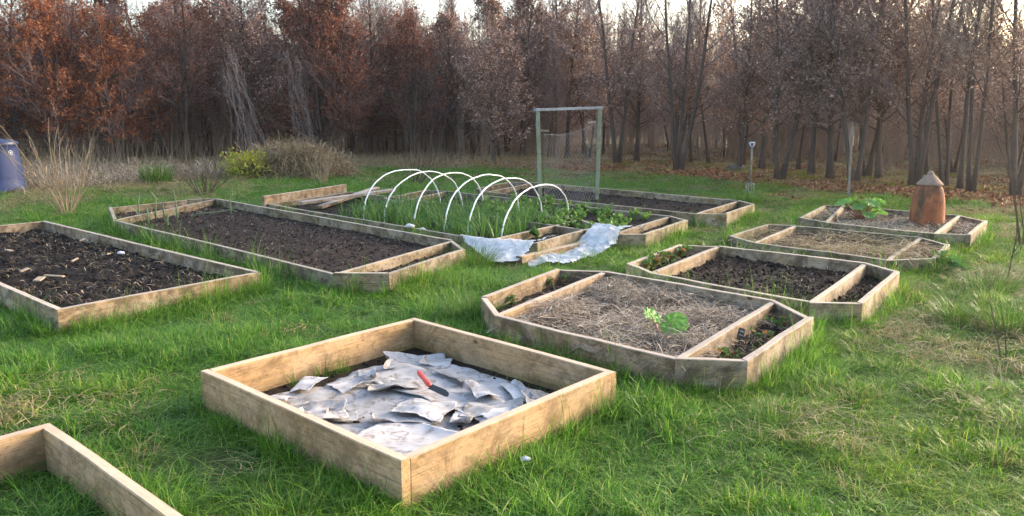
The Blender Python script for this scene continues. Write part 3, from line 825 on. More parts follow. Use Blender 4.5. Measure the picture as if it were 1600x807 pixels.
rt = np.random.default_rng(77)
def scatter_rows(n, y0, y1, kinds, label, group, smin, smax, sep, name, leafs=None, xr=(-.80, .80), edge=3.5):
    done = []; tries = 0
    while len(done) < n and tries < 6000:
        tries += 1
        y = rt.uniform(y0, y1); x = rt.uniform(*xr) * y
        if y < lawn_edge(x) + edge: continue
        if any((x - a) ** 2 + (y - c) ** 2 < sep * sep for a, c in done): continue
        done.append((x, y))
        ar = kinds[rt.integers(len(kinds))]
        lf = leafs[rt.integers(len(leafs))] if leafs and ARCH[ar][1] and not ar.startswith(('bare', 'pole')) else None
        tree(ar, (x, y), rt.uniform(smin, smax), rt.uniform(0, 6.28), lf, label, group, name)
scatter_rows(46, 26, 38, ['hedge0', 'hedge1', 'hedge2', 'mid0', 'mid1'], 'brown-leaved tree in the second row, behind the copper and rust beeches', 'leafy trees in the second row', .92, 1.12, 1.5, 'beech_tree', ['leaf_rust', 'leaf_brown'], (-.80, .05), 5)
scatter_rows(44, 20, 38, ['mid0', 'mid1', 'bare0', 'bare1', 'open0'], 'dark-trunked half-bare tree standing behind the front row', 'half-bare trees behind the front row', .58, .80, 1.5, 'woodland_tree', ['leaf_brown'], (.0, .82), 4)
scatter_rows(120, 36, 62, ['pole0', 'pole1', 'bare1', 'pole0'], 'slim pale bare trunk deep in the wood', 'slim bare trees deep in the wood', .66, .98, 1.2, 'bare_tree', None, (-.75, .78), 8)

# undergrowth of thin saplings and twigs between and behind the trunks
def twig_bush(seed, h, ns, nt_, mats):
    rng = np.random.default_rng(seed); b = MB(); T0, TD, TL = [], [], []
    for s in range(ns):
        a = rng.uniform(0, 6.28)
        g_ = grow(rng, (math.cos(a) * .5 * rng.random(), math.sin(a) * .5 * rng.random(), -.1), (rng.normal(0, .12), rng.normal(0, .12), 1), h * rng.uniform(.6, 1.05), 6, .05, .06)
        b.add(*tube(g_, np.linspace(.016, .004, len(g_)), 4, False), 0)
        for q in range(nt_):
            p, d = at_t(g_, rng.uniform(.12, 1) ** .8); e = rng.normal(0, 1, 3); e[2] = abs(e[2]) * .5
            T0.append(p); TD.append(d * .8 + e * .55); TL.append(rng.uniform(.25, .75))
    T0, TD, TL = np.array(T0), np.array(TD), np.array(TL)
    V, F, mid, end = twigs(T0, TD, TL, np.full(len(T0), .0045), rng); b.add(V, F, 0)
    k = rng.random(len(T0)) < .5
    b.add(*leaves(end[k], TD[k], .08 * rng.uniform(.7, 1.2, k.sum()), rng), 1)
    return b.mesh('twig_bush', mats)

# the far wood: a mass of thin stems and twigs nobody could count
rf = np.random.default_rng(99)
n = 4200
fx = rf.uniform(-62, 62, n); fy = rf.uniform(60, 78, n); fh = rf.uniform(7.4, 11.2, n) * (1 - .34 * np.clip((fx - 5) / 40, 0, 1))
b = MB()
b.add(*twigs(np.stack([fx, fy, np.full(n, -.1)], 1), np.stack([rf.normal(0, .05, n), rf.normal(0, .05, n), np.ones(n)], 1), fh, rf.uniform(.02, .05, n), rf, .05)[:2])
k = rf.integers(0, n, 36000); hh = rf.uniform(.25, 1.0, 36000)
p = np.stack([fx[k], fy[k], fh[k] * hh], 1) + rf.normal(0, .25, (36000, 3))
b.add(*twigs(p, np.stack([rf.normal(0, .5, 36000), rf.normal(0, .5, 36000), np.full(36000, .9)], 1), rf.uniform(.7, 1.8, 36000), np.full(36000, .011), rf)[:2])
tag(b.build('far_wood', M['twig']), 'purple-brown mass of bare twigs of the far wood', 'wood', kind='stuff')

# ------------------------------------------------------------------ grass (scattered blades)
def clump_mesh(name, seed, n, rad, h, lean, width, mat, seg=3):
    rng = np.random.default_rng(seed)
    r = rad * np.sqrt(rng.random(n)); a = rng.uniform(0, 6.28, n)
    p = np.stack([r * np.cos(a), r * np.sin(a), np.full(n, -.01)], 1)
    hh = h * rng.uniform(.45, 1.15, n)
    az = a + rng.normal(0, .9, n)
    b = MB(); b.add(*blades(p, hh, np.abs(rng.normal(lean, lean * .6, n)), az, width * rng.uniform(.6, 1.2, n), rng, seg))
    return b.mesh(name, mat)

def litter_mesh(name, seed, n, rad, size, mat):
    rng = np.random.default_rng(seed)
    r = rad * np.sqrt(rng.random(n)); a = rng.uniform(0, 6.28, n)
    p = np.stack([r * np.cos(a), r * np.sin(a), rng.uniform(.0, .035, n)], 1)
    d = rng.normal(0, 1, (n, 3)); d[:, 2] = 0
    b = MB(); b.add(*leaves(p, d * 2, size * rng.uniform(.7, 1.3, n), rng, -.1, .6))
    return b.mesh(name, mat)

def stalk_mesh(name, seed, n, rad, mat):
    rng = np.random.default_rng(seed)
    r = rad * np.sqrt(rng.random(n)); a = rng.uniform(0, 6.28, n)
    p = np.stack([r * np.cos(a), r * np.sin(a), rng.uniform(.005, .05, n)], 1)
    b = MB(); b.add(*strands(p, rng.uniform(0, 6.28, n), rng.uniform(.06, .20, n), rng.uniform(.002, .005, n), rng, 3, .02, .08))
    return b.mesh(name, mat)

def scatter_object(name, label, cat, meshes, pts, rot, scl, idx, tone):
    """one object: instances of small clumps at given points"""
    src = bpy.data.collections.new(name + '_clumps')
    for q, me in enumerate(meshes):
        src.objects.link(bpy.data.objects.new('%s_clump_%02d' % (name, q), me))
    me = bpy.data.meshes.new(name); me.vertices.add(len(pts)); me.vertices.foreach_set('co', pts.astype(np.float32).ravel())
    for an, ty, dat, fld in (('rot', 'FLOAT_VECTOR', rot, 'vector'), ('scl', 'FLOAT_VECTOR', scl, 'vector'), ('idx', 'INT', idx, 'value'), ('tone', 'FLOAT', tone, 'value')):
        a = me.attributes.new(an, ty, 'POINT'); a.data.foreach_set(fld, np.ascontiguousarray(dat).ravel().astype(np.int32 if ty == 'INT' else np.float32))
    for m in meshes[0].materials: me.materials.append(m)
    o = bpy.data.objects.new(name, me); COL.objects.link(o)
    ng = bpy.data.node_groups.new(name + '_scatter', 'GeometryNodeTree')
    ng.interface.new_socket('Geometry', in_out='INPUT', socket_type='NodeSocketGeometry')
    ng.interface.new_socket('Geometry', in_out='OUTPUT', socket_type='NodeSocketGeometry')
    gi = ng.nodes.new('NodeGroupInput'); go = ng.nodes.new('NodeGroupOutput')
    ip = ng.nodes.new('GeometryNodeInstanceOnPoints'); ci = ng.nodes.new('GeometryNodeCollectionInfo')
    ci.inputs['Collection'].default_value = src; ci.inputs['Separate Children'].default_value = True; ci.inputs['Reset Children'].default_value = True
    ip.inputs['Pick Instance'].default_value = True
    def na(an, ty):
        q = ng.nodes.new('GeometryNodeInputNamedAttribute'); q.data_type = ty; q.inputs['Name'].default_value = an
        return [s for s in q.outputs if s.enabled][0]
    L = ng.links
    L.new(gi.outputs[0], ip.inputs['Points']); L.new(ci.outputs[0], ip.inputs['Instance'])
    L.new(na('idx', 'INT'), ip.inputs['Instance Index']); L.new(na('rot', 'FLOAT_VECTOR'), ip.inputs['Rotation']); L.new(na('scl', 'FLOAT_VECTOR'), ip.inputs['Scale'])
    L.new(ip.outputs[0], go.inputs[0])
    md = o.modifiers.new('scatter', 'NODES'); md.node_group = ng
    return tag(o, label, cat, kind='stuff')

rg = np.random.default_rng(2024)
def wedge(y0, y1, dens, pad=1.6, k=.70):
    area = k * (y1 ** 2 - y0 ** 2) + 2 * pad * (y1 - y0)
    n = int(area * dens * 1.15)
    y = np.sqrt(rg.uniform(y0 ** 2, y1 ** 2, n)) if y0 > 2 else rg.uniform(y0, y1, n)
    x = rg.uniform(-1, 1, n) * (k * y + pad)
    return x, y

bx, by = [], []
for (a0, a1, dn) in ((1.2, 3.2, 430), (3.2, 6, 430), (6, 9, 300), (9, 13, 190), (13, 19, 115), (19, 27, 70)):
    x, y = wedge(a0, a1, dn); bx.append(x); by.append(y)
gxp = np.concatenate(bx); gyp = np.concatenate(by)
ed = np.full(len(gxp), 9.0); ok = np.ones(len(gxp), bool)
for key, B in BEDS.items():
    ins = inside(gxp, gyp, B['poly']); dd = edge_dist(gxp, gyp, B['poly'])
    if B['grass']: ok &= ~(dd < .03) & ~(ins & (dd < .08))
    else: ok &= ~ins & ~(dd < .012)
    ed = np.minimum(ed, dd)
for F_ in (FILM, FLEECE): ok &= ~inside(gxp, gyp, F_)
edge_n = (fbm(gxp * .9, gyp * .9, 3, 3) - .5) * 2.2
ok &= gyp < lawn_edge(gxp) + edge_n
# the brown weedy corner on the left carries less green
weedy = np.clip((-5.2 - gxp) * .35, 0, 1) * np.clip((gyp - 11.5) * .4, 0, 1)
ok &= rg.random(len(gxp)) > weedy * .62 * (fbm(gxp * .7, gyp * .7, 88, 3) > .42)
# worn strips between the beds
worn = np.clip((fbm(gxp * .95, gyp * .95, 44, 4) - np.where(gxp > -.2, .50, .62)) * 8, 0, 1)
dryz = .85 * np.exp(-(((gxp - 3.0) / 1.2) ** 2 + ((gyp - 5.9) / 1.1) ** 2)) + .8 * np.exp(-(((gxp - 4.6) / 1.1) ** 2 + ((gyp - 7.6) / .9) ** 2))
dryz = dryz * np.clip((fbm(gxp * 1.5, gyp * 1.5, 46, 3) - .3) * 3.0, 0, 1.3)
ok &= rg.random(len(gxp)) > np.clip(worn * .72 + dryz * .9, 0, .93) * (ed > .12)
x, y, ed, worn, dryz = gxp[ok], gyp[ok], ed[ok], worn[ok], dryz[ok]
tuft = fbm(x * 2.6, y * 2.6, 61, 3); lush = fbm(x * .55, y * .55, 62, 3)
size = .33 + 1.2 * np.clip((tuft - .42) * 2.6, 0, 1) * (.35 + 1.1 * lush) + rg.normal(0, .09, len(x))
size *= 1 - .45 * worn
size += .55 * np.exp(-ed / .11) * (.3 + 1.2 * fbm(x * 3, y * 3, 63, 2))
size *= np.where(x > 1.2, .88, 1.0)
size = np.clip(size, .22, 1.8)
wid = 1 + np.clip((y - 5) * .055, 0, 1.0)
tone = np.clip((fbm(x * 1.1, y * 1.1, 64, 4) - .38) * 2.2 + np.where(x > .8, .12, -.28) + rg.normal(0, .15, len(x)) - .15 * (y > 13), 0, 1)
GN_ = 12
gm = [clump_mesh('grass_clump', 300 + q, 30, .055, .072 + .024 * (q % 4), .75 + .35 * (q % 3), .0052, M['grass']) for q in range(GN_ - 2)] + [clump_mesh('grass_clump', 330 + q, 9, .05, .23, .9, .0042, M['grass'], 4) for q in range(2)]
N_ = len(x)
rot = np.stack([rg.normal(0, .16, N_), rg.normal(0, .16, N_), rg.uniform(0, 6.28, N_)], 1)
scl = np.stack([wid * (.8 + .25 * size), wid * (.8 + .25 * size), size], 1)
scatter_object('grass', 'green rough grass growing all round the raised beds', 'grass', gm,
               np.stack([x, y, ground_z(x, y)], 1), rot, scl, np.where(rg.random(N_) < .035, GN_ - 1 - (rg.random(N_) < .5), rg.integers(0, GN_ - 2, N_)), tone)

# taller fringe of grass left by the mower along the boards
fx_, fy_, fs_ = [], [], []
for key, B in BEDS.items():
    n_ = len(B['poly'])
    for i in range(n_):
        a = np.array(B['poly'][i]); c = np.array(B['poly'][(i + 1) % n_]); L_ = np.linalg.norm(c - a); m_ = int(L_ * (46 if key in 'KJ' else 62 if a[1] < 9 else 40))
        nn = np.array([-(c - a)[1], (c - a)[0]]) / L_
        if nn @ (B['base'] - a) > 0: nn = -nn
        t = rg.random(m_); q = a + (c - a) * t[:, None] + nn * rg.uniform(.02, .11, m_)[:, None]
        fx_.append(q[:, 0]); fy_.append(q[:, 1])
fx_ = np.concatenate(fx_); fy_ = np.concatenate(fy_)
k = np.ones(len(fx_), bool)
for B in BEDS.values(): k &= ~inside(fx_, fy_, B['poly'])
for F_ in (FILM, FLEECE): k &= ~inside(fx_, fy_, F_)
k &= rg.random(len(fx_)) < np.clip((fbm(fx_ * 1.7, fy_ * 1.7, 65, 3) - .30) * 3.2, .05, 1)
x_, y_ = fx_[k], fy_[k]
FR = np.stack([x_, y_, ground_z(x_, y_)], 1); nf = len(FR)
fsz = rg.uniform(.7, 1.7, nf) * (.5 + 1.0 * fbm(x_ * 2.2, y_ * 2.2, 66, 2))
frot = np.stack([rg.normal(0, .15, nf), rg.normal(0, .15, nf), rg.uniform(0, 6.28, nf)], 1)
fsz *= np.where(np.hypot(x_ + .6, y_ - 4.3) < 1.9, 1.0, 1.35)
fw = 1 + np.clip((y_ - 5) * .055, 0, 1.0)
scatter_object('grass_fringe', 'longer green grass left standing along the bed boards', 'grass', gm, FR, frot, np.stack([fw, fw, fsz], 1), rg.integers(0, GN_, nf),
               np.clip(fbm(x_, y_, 67, 3) - .4, 0, 1))

# dead grass and straw mixed into the turf, and thick on the weedy side
x, y = [], []
for (a0, a1, dn) in ((1.5, 6, 46), (6, 12, 34), (12, 20, 26), (20, 30, 18)):
    q, w = wedge(a0, a1, dn); x.append(q); y.append(w)
x = np.concatenate(x); y = np.concatenate(y)
p_ = np.where(x > 0, .14, .07) + 0.8 * np.exp(-(((x - 3.0) / 1.2) ** 2 + ((y - 5.9) / 1.1) ** 2)) + .8 * np.exp(-(((x - 4.6) / 1.1) ** 2 + ((y - 7.6) / .9) ** 2)) + 1.0 * np.clip((-5.0 - x) * .3, 0, 1) * np.clip((y - 12) * .35, 0, 1)
p_ += .8 * np.clip((y - lawn_edge(x) + 1.2) * .5, 0, 1) * (x < 1)
p_ += .55 * np.clip((fbm(x * .95, y * .95, 44, 4) - np.where(x > -.2, .50, .62)) * 8, 0, 1)
p_ *= np.clip((fbm(x * 1.2, y * 1.2, 46, 3) - .3) * 3.2, .1, 1.4)
k = rg.random(len(x)) < p_
for B in BEDS.values():
    k &= ~inside(x, y, FILM) & ~inside(x, y, FLEECE) & ~inside(x, y, B['poly']) & (edge_dist(x, y, B['poly']) > .06)
x, y = x[k], y[k]; N_ = len(x)
wid = 1 + np.clip((y - 5) * .05, 0, 1.2)
dm = [clump_mesh('dead_clump', 400 + q, 26, .09, .13, 1.3, .0045, M['grass_dry']) for q in range(4)] + [stalk_mesh('stalk_clump', 410 + q, 26, .16, M['grass_dry']) for q in range(4)]
scl = np.stack([wid, wid, rg.uniform(.5, 1.3, N_) * (1 + .7 * (y > 14) * (x < -3))], 1)
scatter_object('dead_grass', 'pale dead grass and straw flattened among the green turf', 'dead grass', dm,
               np.stack([x, y, ground_z(x, y) + .01], 1), np.stack([rg.normal(0, .1, N_), rg.normal(0, .1, N_), rg.uniform(0, 6.28, N_)], 1), scl, rg.integers(0, 8, N_), rg.random(N_) * .4)

# fallen leaves under the trees
n = 26000
y = rg.uniform(13, 44, n); x = rg.uniform(-.76, .78, n) * y
over = y - lawn_edge(x) + (fbm(x * .9, y * .9, 3, 3) - .5) * 1.5
k = (over > -.2) & (rg.random(n) < np.where(x > -3, 1, .35) * np.clip(1.2 - over * .22, .12, 1)) & (fbm(x * .8, y * .8, 71, 3) > .33)
k |= (over > -5) & (rg.random(n) < .018)
for B in BEDS.values(): k &= ~inside(x, y, B['poly'])
x, y = x[k], y[k]; N_ = len(x)
lm = [litter_mesh('litter_clump', 500 + q, 16, .22, .075, M['leaf_litter']) for q in range(5)]
scatter_object('fallen_leaves', 'rust-brown fallen leaves carpeting the ground under the trees', 'fallen leaves', lm,
               np.stack([x, y, ground_z(x, y) + .01], 1), np.stack([np.zeros(N_), np.zeros(N_), rg.uniform(0, 6.28, N_)], 1), np.ones((N_, 3)), rg.integers(0, 5, N_), rg.random(N_) * .6)

# undergrowth
n = 1500
y = rg.uniform(18, 52, n); x = rg.uniform(-.76, .80, n) * y
over = y - lawn_edge(x); k = (rg.random(n) < np.where(x > 2, .55, 1)) & (over > np.where(x > 2, 12, 5)) & (over < 32) & (y > np.where(x < 2, 29.5, 0)); x, y, over = x[k], y[k], over[k]; N_ = len(x)
um = [twig_bush(650 + q, 3.6, 9, 34, [M['twig_pale'], M['leaf_brown']]) for q in range(5)]
scl = rg.uniform(.55, 1.1, (N_, 1)) * np.clip(.55 + over * .04, .5, 1.25)[:, None] * np.array([[1, 1, 1]])
scatter_object('undergrowth', 'purple-brown twiggy undergrowth between and behind the tree trunks', 'undergrowth', um,
               np.stack([x, y, ground_z(x, y)], 1), np.stack([np.zeros(N_), np.zeros(N_), rg.uniform(0, 6.28, N_)], 1), scl, rg.integers(0, 5, N_), np.zeros(N_))

# moss on the tree feet
mm_ = []
for (ar, loc, s, rz, lf, lab) in TREES[17:]:
    for q in range(36):
        a = rg.uniform(0, 6.28); r = rg.uniform(.12, .95)
        mm_.append((loc[0] + r * math.cos(a) * 1.3, loc[1] + r * math.sin(a)))
mm_ = np.array(mm_); N_ = len(mm_)
ms = [clump_mesh('moss_clump', 600 + q, 60, .16, .05, .6, .012, M['moss']) for q in range(3)]
scatter_object('moss', 'yellow-green moss around the feet of the trees', 'moss', ms,
               np.stack([mm_[:, 0], mm_[:, 1], ground_z(mm_[:, 0], mm_[:, 1]) + .015], 1), np.stack([np.zeros(N_), np.zeros(N_), rg.uniform(0, 6.28, N_)], 1), np.ones((N_, 3)) * rg.uniform(.6, 1.3, (N_, 1)), rg.integers(0, 3, N_), np.zeros(N_))

# ------------------------------------------------------------------ tussocks of long grass
def tussock(loc, h, rad, n, label, mat='tussock', lean=.7, seed=0, name='grass_tussock', cat='grass tussock', width=.006, wide=1.0):
    rng = np.random.default_rng(900 + seed)
    r = rad * .45 * np.sqrt(rng.random(n)); a = rng.uniform(0, 6.28, n)
    p = np.stack([r * np.cos(a) * wide, r * np.sin(a), np.full(n, -.02)], 1)
    b = MB(); b.add(*blades(p, h * rng.uniform(.5, 1.15, n), np.abs(rng.normal(lean, .35, n)), a + rng.normal(0, .5, n), width * rng.uniform(.6, 1.3, n), rng, 4))
    o = b.build(name, M[mat], None, (loc[0], loc[1], float(ground_z(np.array([loc[0]]), np.array([loc[1]]))[0])))
    return tag(o, label, cat, 'long grass tussocks')
tussock((-0.383, 8.609, 0.000), .34, .42, 420, 'tall tussock at the corner of the leek bed beside the plastic sheet', seed=1)
tussock((-0.322, 6.348, 0.000), .32, .42, 420, 'dark tussock against the rounded corner of the straw-mulched bed', seed=2)
tussock((3.618, 6.348, 0.000), .27, .40, 380, 'tussock on the open grass beside the bare straw patch', seed=3)
tussock((3.829, 6.053, 0.000), .30, .42, 420, 'tussock at the picture edge below the thin sapling', seed=4)
tussock((4.399, 14.925, 0.000), .30, .6, 300, 'tussock at the end of the farthest bed', seed=5, width=.011)
tussock((-8.307, 18.866, -0.000), .62, .75, 420, 'dark green rushy clump among the dead stalks', lean=.35, seed=6, width=.016)
tussock((1.440, 4.147, 0.000), .15, .28, 240, 'short tussock in front of the straw-mulched bed corner', seed=7)
tussock((2.907, 12.109, 0.000), .24, .45, 260, 'small tussock between the bean bed and the overgrown bed', seed=8, width=.009)
tussock((4.493, 7.423, 0.000), .30, .5, 300, 'low tussock at the foot of the thin sapling', seed=9, width=.007, lean=.9)
tussock((0.852, 4.900, 0.000), .17, .30, 150, 'short tussock against the near long board of the straw-mulched bed', seed=21, width=.005)
tussock((1.060, 4.637, 0.000), .15, .26, 140, 'short tussock below the near divider end of the straw-mulched bed', seed=22, width=.005)
tussock((1.477, 4.706, 0.000), .18, .26, 150, 'short tussock at the near pointed corner of the straw-mulched bed', seed=23, width=.005)
tussock((2.709, 6.247, 0.000), .16, .3, 150, 'short tussock below the near corner of the bare dark soil bed', seed=24, width=.006)
tussock((4.326, 8.357, 0.000), .20, .4, 200, 'loose tussock growing over the buried board of the overgrown bed', seed=25, width=.007, lean=1.0)
tussock((3.629, 8.994, 0.000), .18, .4, 160, 'loose tussock half hiding the near board of the overgrown bed', seed=26, width=.007, lean=1.0)
tussock((1.233, 4.637, 0.000), .17, .16, 60, 'dry straw-coloured tuft at the front board of the straw-mulched bed', 'hay', .5, 10)
# grass inside the square bed along the boards
def tuft_in(px_list, label, h, seed):
    for q, (l, hh, n_) in enumerate(px_list):
        tussock(l, hh, .12, n_, label[q], lean=.4, seed=seed + q, name='grass_tuft', cat='grass tuft', width=.0045)
tuft_in([((-1.190, 4.873, 0.030), .20, 80), ((-1.088, 4.964, 0.030), .17, 70), ((-1.304, 4.690, 0.030), .16, 70), ((-1.186, 4.313, 0.040), .10, 90), ((-0.931, 4.781, 0.040), .11, 36), ((0.132, 4.525, 0.040), .10, 30)],
        ['tallest tuft along the inner back board of the square bed', 'tuft near the inner back corner of the square bed', 'tuft by the inner side board of the square bed',
         'short thick tuft beside the paper edge in the square bed', 'thin tuft between paper sheets and back board of the square bed', 'thin tuft at the shaded inner board of the square bed'], .1, 40)

# ------------------------------------------------------------------ torn paper in the square bed
def mat_paper():
    m, nt, out = new_mat('weathered grey paper')
    v = coords(nt)
    a = noise(nt, v, 6, 6, .65); b_ = noise(nt, v, 40, 4, .6)
    oi = nt.nodes.new('ShaderNodeObjectInfo')
    c = ramp(nt, a, [(.3, (.22, .205, .19)), (.48, (.38, .365, .36)), (.7, (.48, .465, .465))])
    c = mix(nt, ramp(nt, noise(nt, v, 11, 6, .7, 1.0), [(.52, (0, 0, 0)), (.62, (.75,) * 3)]), c, (.17, .13, .10))
    c = mix(nt, 1.0, c, ramp(nt, oi.outputs['Random'], [(0, (.80, .79, .77)), (1, (1.08, 1.08, 1.1))]), 'MULTIPLY')
    bsdf(nt, out, c, .95, .05, b_, .2, .004)
    return m
M['paper'] = mat_paper()
Ki = BEDS['K']['inner']; Kb = BEDS['K']['base']
ku = np.array(Ki[3]) - np.array(Ki[0]); kw = np.array(Ki[1]) - np.array(Ki[0])    # left->front, left->back
def paper(u, w, su, sw, rot, z, label, seed, curl=.05, crumple=.012):
    rng = np.random.default_rng(700 + seed)
    n = 36
    s = np.linspace(-1, 1, n); g, h = np.meshgrid(s, s)
    ang = np.arctan2(h, g); r = np.maximum(np.abs(g), np.abs(h))
    edge = .86 + .30 * (fbm(np.cos(ang) * 1.3 + 9 + seed, np.sin(ang) * 1.3 + 9, seed, 3, .5) - .42) + .10 * (fbm(np.cos(ang) * 9 + 9 + seed, np.sin(ang) * 9 + 9, seed + 5, 2, .5) - .5)
    g2 = g * edge; h2 = h * edge
    x = g2 * su; y = h2 * sw
    cu = rng.uniform(0, 6.28)
    dirn = np.clip(np.cos(ang - cu), 0, 1)
    zz = curl * np.clip(r - .45, 0, 1) ** 2 * 2 * dirn + crumple * 2.4 * (fbm(x * 5 + seed, y * 5, seed + 3, 3) - .5) + crumple * 1.6 * np.abs(fbm(x * 4 + seed, y * 4 + 3, seed + 9, 3) - .5) * 2
    x = x - np.cos(cu) * curl * 1.2 * np.clip(r - .6, 0, 1) ** 2 * 2 * dirn
    y = y - np.sin(cu) * curl * 1.2 * np.clip(r - .6, 0, 1) ** 2 * 2 * dirn
    i = (np.arange(n - 1)[:, None] * n + np.arange(n - 1)[None, :]).ravel()
    V = np.stack([x.ravel(), y.ravel(), zz.ravel()], 1); F = np.stack([i, i + 1, i + 1 + n, i + n], 1)
    b = MB(); b.add(V, F)
    c = np.array(Ki[0]) + ku * u + kw * w
    o = b.build('paper_sheet', M['paper'], None, (c[0], c[1], z), True)
    o.rotation_euler = (rng.normal(0, .03), rng.normal(0, .03), rot)
    sm = o.modifiers.new('thickness', 'SOLIDIFY'); sm.thickness = .0015
    return tag(o, label, 'paper', 'torn paper sheets in the square bed')
KNIFE = (-0.457, 4.443, 0.100)
SH = 'torn grey-white paper scrap overlapping others in the square bed'
paper(.55, .42, .78, .54, -.75, .034, 'largest grey-white paper sheet spread under the scraps in the square bed', 0, .02, .014)
paper(.56, .72, .60, .34, -.75, .042, 'smooth pale paper sheet under the knife near the back of the square bed', 1, .03, .010)
paper(.80, .22, .34, .27, -.6, .050, 'bright paper sheet in the front corner of the square bed', 2, .05, .012)
paper(.20, .80, .24, .17, .2, .046, 'folded paper sheet standing up near the inner back corner of the square bed', 3, .09, .015)
rp = np.random.default_rng(31)
for q in range(30):
    u = rp.uniform(.14, .88); w = rp.uniform(.14, .88)
    if np.hypot(*(np.array(Ki[0]) + ku * u + kw * w - np.array(KNIFE[:2]))) < .24: continue
    paper(u, w, rp.uniform(.07, .20), rp.uniform(.05, .14), rp.uniform(0, 6.28), .046 + .0009 * q, SH, 10 + q, rp.uniform(.02, .075), rp.uniform(.010, .022))

# knife with a red handle
k0 = np.array((-0.560, 4.602, 0.140)); k1 = np.array((-0.461, 4.343, 0.135)); k2 = np.array((-0.343, 4.210, 0.130))
kr = thing('knife', 'knife with a bright red handle lying on the paper', 'knife', tuple(k1))
d = k1 - k0; L = np.linalg.norm(d); d /= L
pts = np.array([k0 - k1 + d * L * t for t in np.linspace(0, 1, 9)])
b = MB(); b.add(*tube(pts, [.006, .014, .0165, .0155, .0145, .015, .0165, .0155, .008], 10)); b.build('handle', M['red_handle'], kr, (0, 0, 0), True)
e = k2 - k1; Lb = np.linalg.norm(e); e /= Lb; sdv = np.cross(e, (0, 0, 1)); sdv /= np.linalg.norm(sdv); upv = np.cross(sdv, e)
prof = [(0, -.016), (.7, -.020), (.93, -.009), (1.0, .008), (.9, .016), (0, .017)]
V = [e * Lb * a + sdv * c_ * .9 + upv * (-c_ * .55 + s_) for s_ in (-.001, .001) for a, c_ in prof]
b = MB(); b.add(V, [np.array([[0, 1, 2, 3, 4, 5]][::-1]), np.array([[11, 10, 9, 8, 7, 6]])] + [np.array([[i_, (i_ + 1) % 6, 6 + (i_ + 1) % 6, 6 + i_] for i_ in range(6)])])
b.build('blade', M['blade'], kr)

# ------------------------------------------------------------------ white hoops over the garlic
near = [(-2.173, 11.713, 0.120), (-1.804, 11.329, 0.120), (-1.324, 10.843, 0.120), (-0.883, 10.384, 0.120), (-0.559, 10.090, 0.120), (-0.126, 9.801, 0.120)]
far = [(-1.195, 13.263, 0.120), (-0.803, 12.904, 0.120), (-0.434, 12.648, 0.120), (0.107, 12.210, 0.120), (0.447, 12.163, 0.120), (0.848, 11.860, 0.120)]
apex = [(-2.969, 22.086, 0.120), (-2.249, 20.896, 0.120), (-1.467, 20.136, 0.120), (-0.708, 19.429, 0.120), (-0.164, 18.769, 0.120), (0.552, 16.955, 0.120)]
APZ = [.80, .79, .79, .79, .78, .68]
HL = ['first white hoop, at the end with the loose planks', 'second white hoop counted from the loose planks', 'third white hoop counted from the loose planks',
      'fourth white hoop counted from the loose planks', 'fifth white hoop counted from the loose planks', 'last and lowest white hoop, nearest the plastic sheet']
rv0 = np.random.default_rng(12)
gn = np.array(BEDS['G']['inner'][5]) - np.array(BEDS['G']['inner'][0]); gn /= np.linalg.norm(gn)
for q in range(6):
    a = np.array(near[q]); c = np.array(far[q]); m_ = (a + c) / 2; hv = (c - a) / 2
    pts = []
    for t in np.linspace(0, math.pi, 33):
        s_ = math.sin(t); co = math.cos(t)
        pts.append(m_ - hv * np.sign(co) * abs(co) ** .92 + np.array([0, 0, (APZ[q] - .12) * s_ ** .92]))
    pts = [pts[0] - np.array([0, 0, .15])] + pts + [pts[-1] - np.array([0, 0, .15])]
    o = thing('plastic_hoop', HL[q], 'hoop', tuple(m_ * np.array([1, 1, 0])), 0, 'white hoops over the garlic bed')
    b = MB(); b.add(*tube(np.array(pts) - m_ * np.array([1, 1, 0]) + np.concatenate([[[0, 0, 0]], np.cumsum(rv0.normal(0, .0035, (33, 3)), 0) - np.linspace(0, 1, 33)[:, None] * 0, [[0, 0, 0]]]), .0100, 8)); b.build('pipe', M['pipe'], o, (0, 0, 0), True)

# ------------------------------------------------------------------ vegetables
def strap_plant(seed, n, h, w, lean, mat):
    rng = np.random.default_rng(seed); b = MB()
    a = rng.uniform(0, 6.28, n); p = np.stack([np.cos(a) * .012, np.sin(a) * .012, np.full(n, -.01)], 1)
    b.add(*blades(p, h * rng.uniform(.55, 1.1, n), np.abs(rng.normal(lean, .25, n)), a, w * rng.uniform(.7, 1.2, n), rng, 5, .8))
    return b.mesh('strap_leaves', M[mat])
vm = [strap_plant(1000 + q, 9, .42, .018, .60, 'garlic') for q in range(6)]
G0 = np.array(BEDS['G']['inner'][0]); G1 = np.array(BEDS['G']['inner'][5]); G2 = np.array(BEDS['G']['inner'][1]); G3 = np.array(BEDS['G']['inner'][2])
rv = np.random.default_rng(8)
cnt = 0
for iu in range(30):
    for iw in range(10):
        u = .34 + .63 * (iu + rv.uniform(-.3, .3)) / 29; w = .07 + .84 * (iw + rv.uniform(-.25, .25)) / 9
        if rv.random() < (.12 if u > .42 else .5): continue
        q0 = G0 + (G1 - G0) * u; q1 = G2 + (G3 - G2) * u; pp = q0 + (q1 - q0) * w
        o = bpy.data.objects.new('garlic_plant', vm[rv.integers(6)]); COL.objects.link(o)
        o.location = (pp[0], pp[1], .105); o.rotation_euler = (0, 0, rv.uniform(0, 6.28)); s = rv.uniform(.75, 1.12); o.scale = (s, s, s)
        tag(o, 'green garlic plant with strap leaves in the rows under the white hoops', 'garlic plant', 'garlic plants under the hoops')

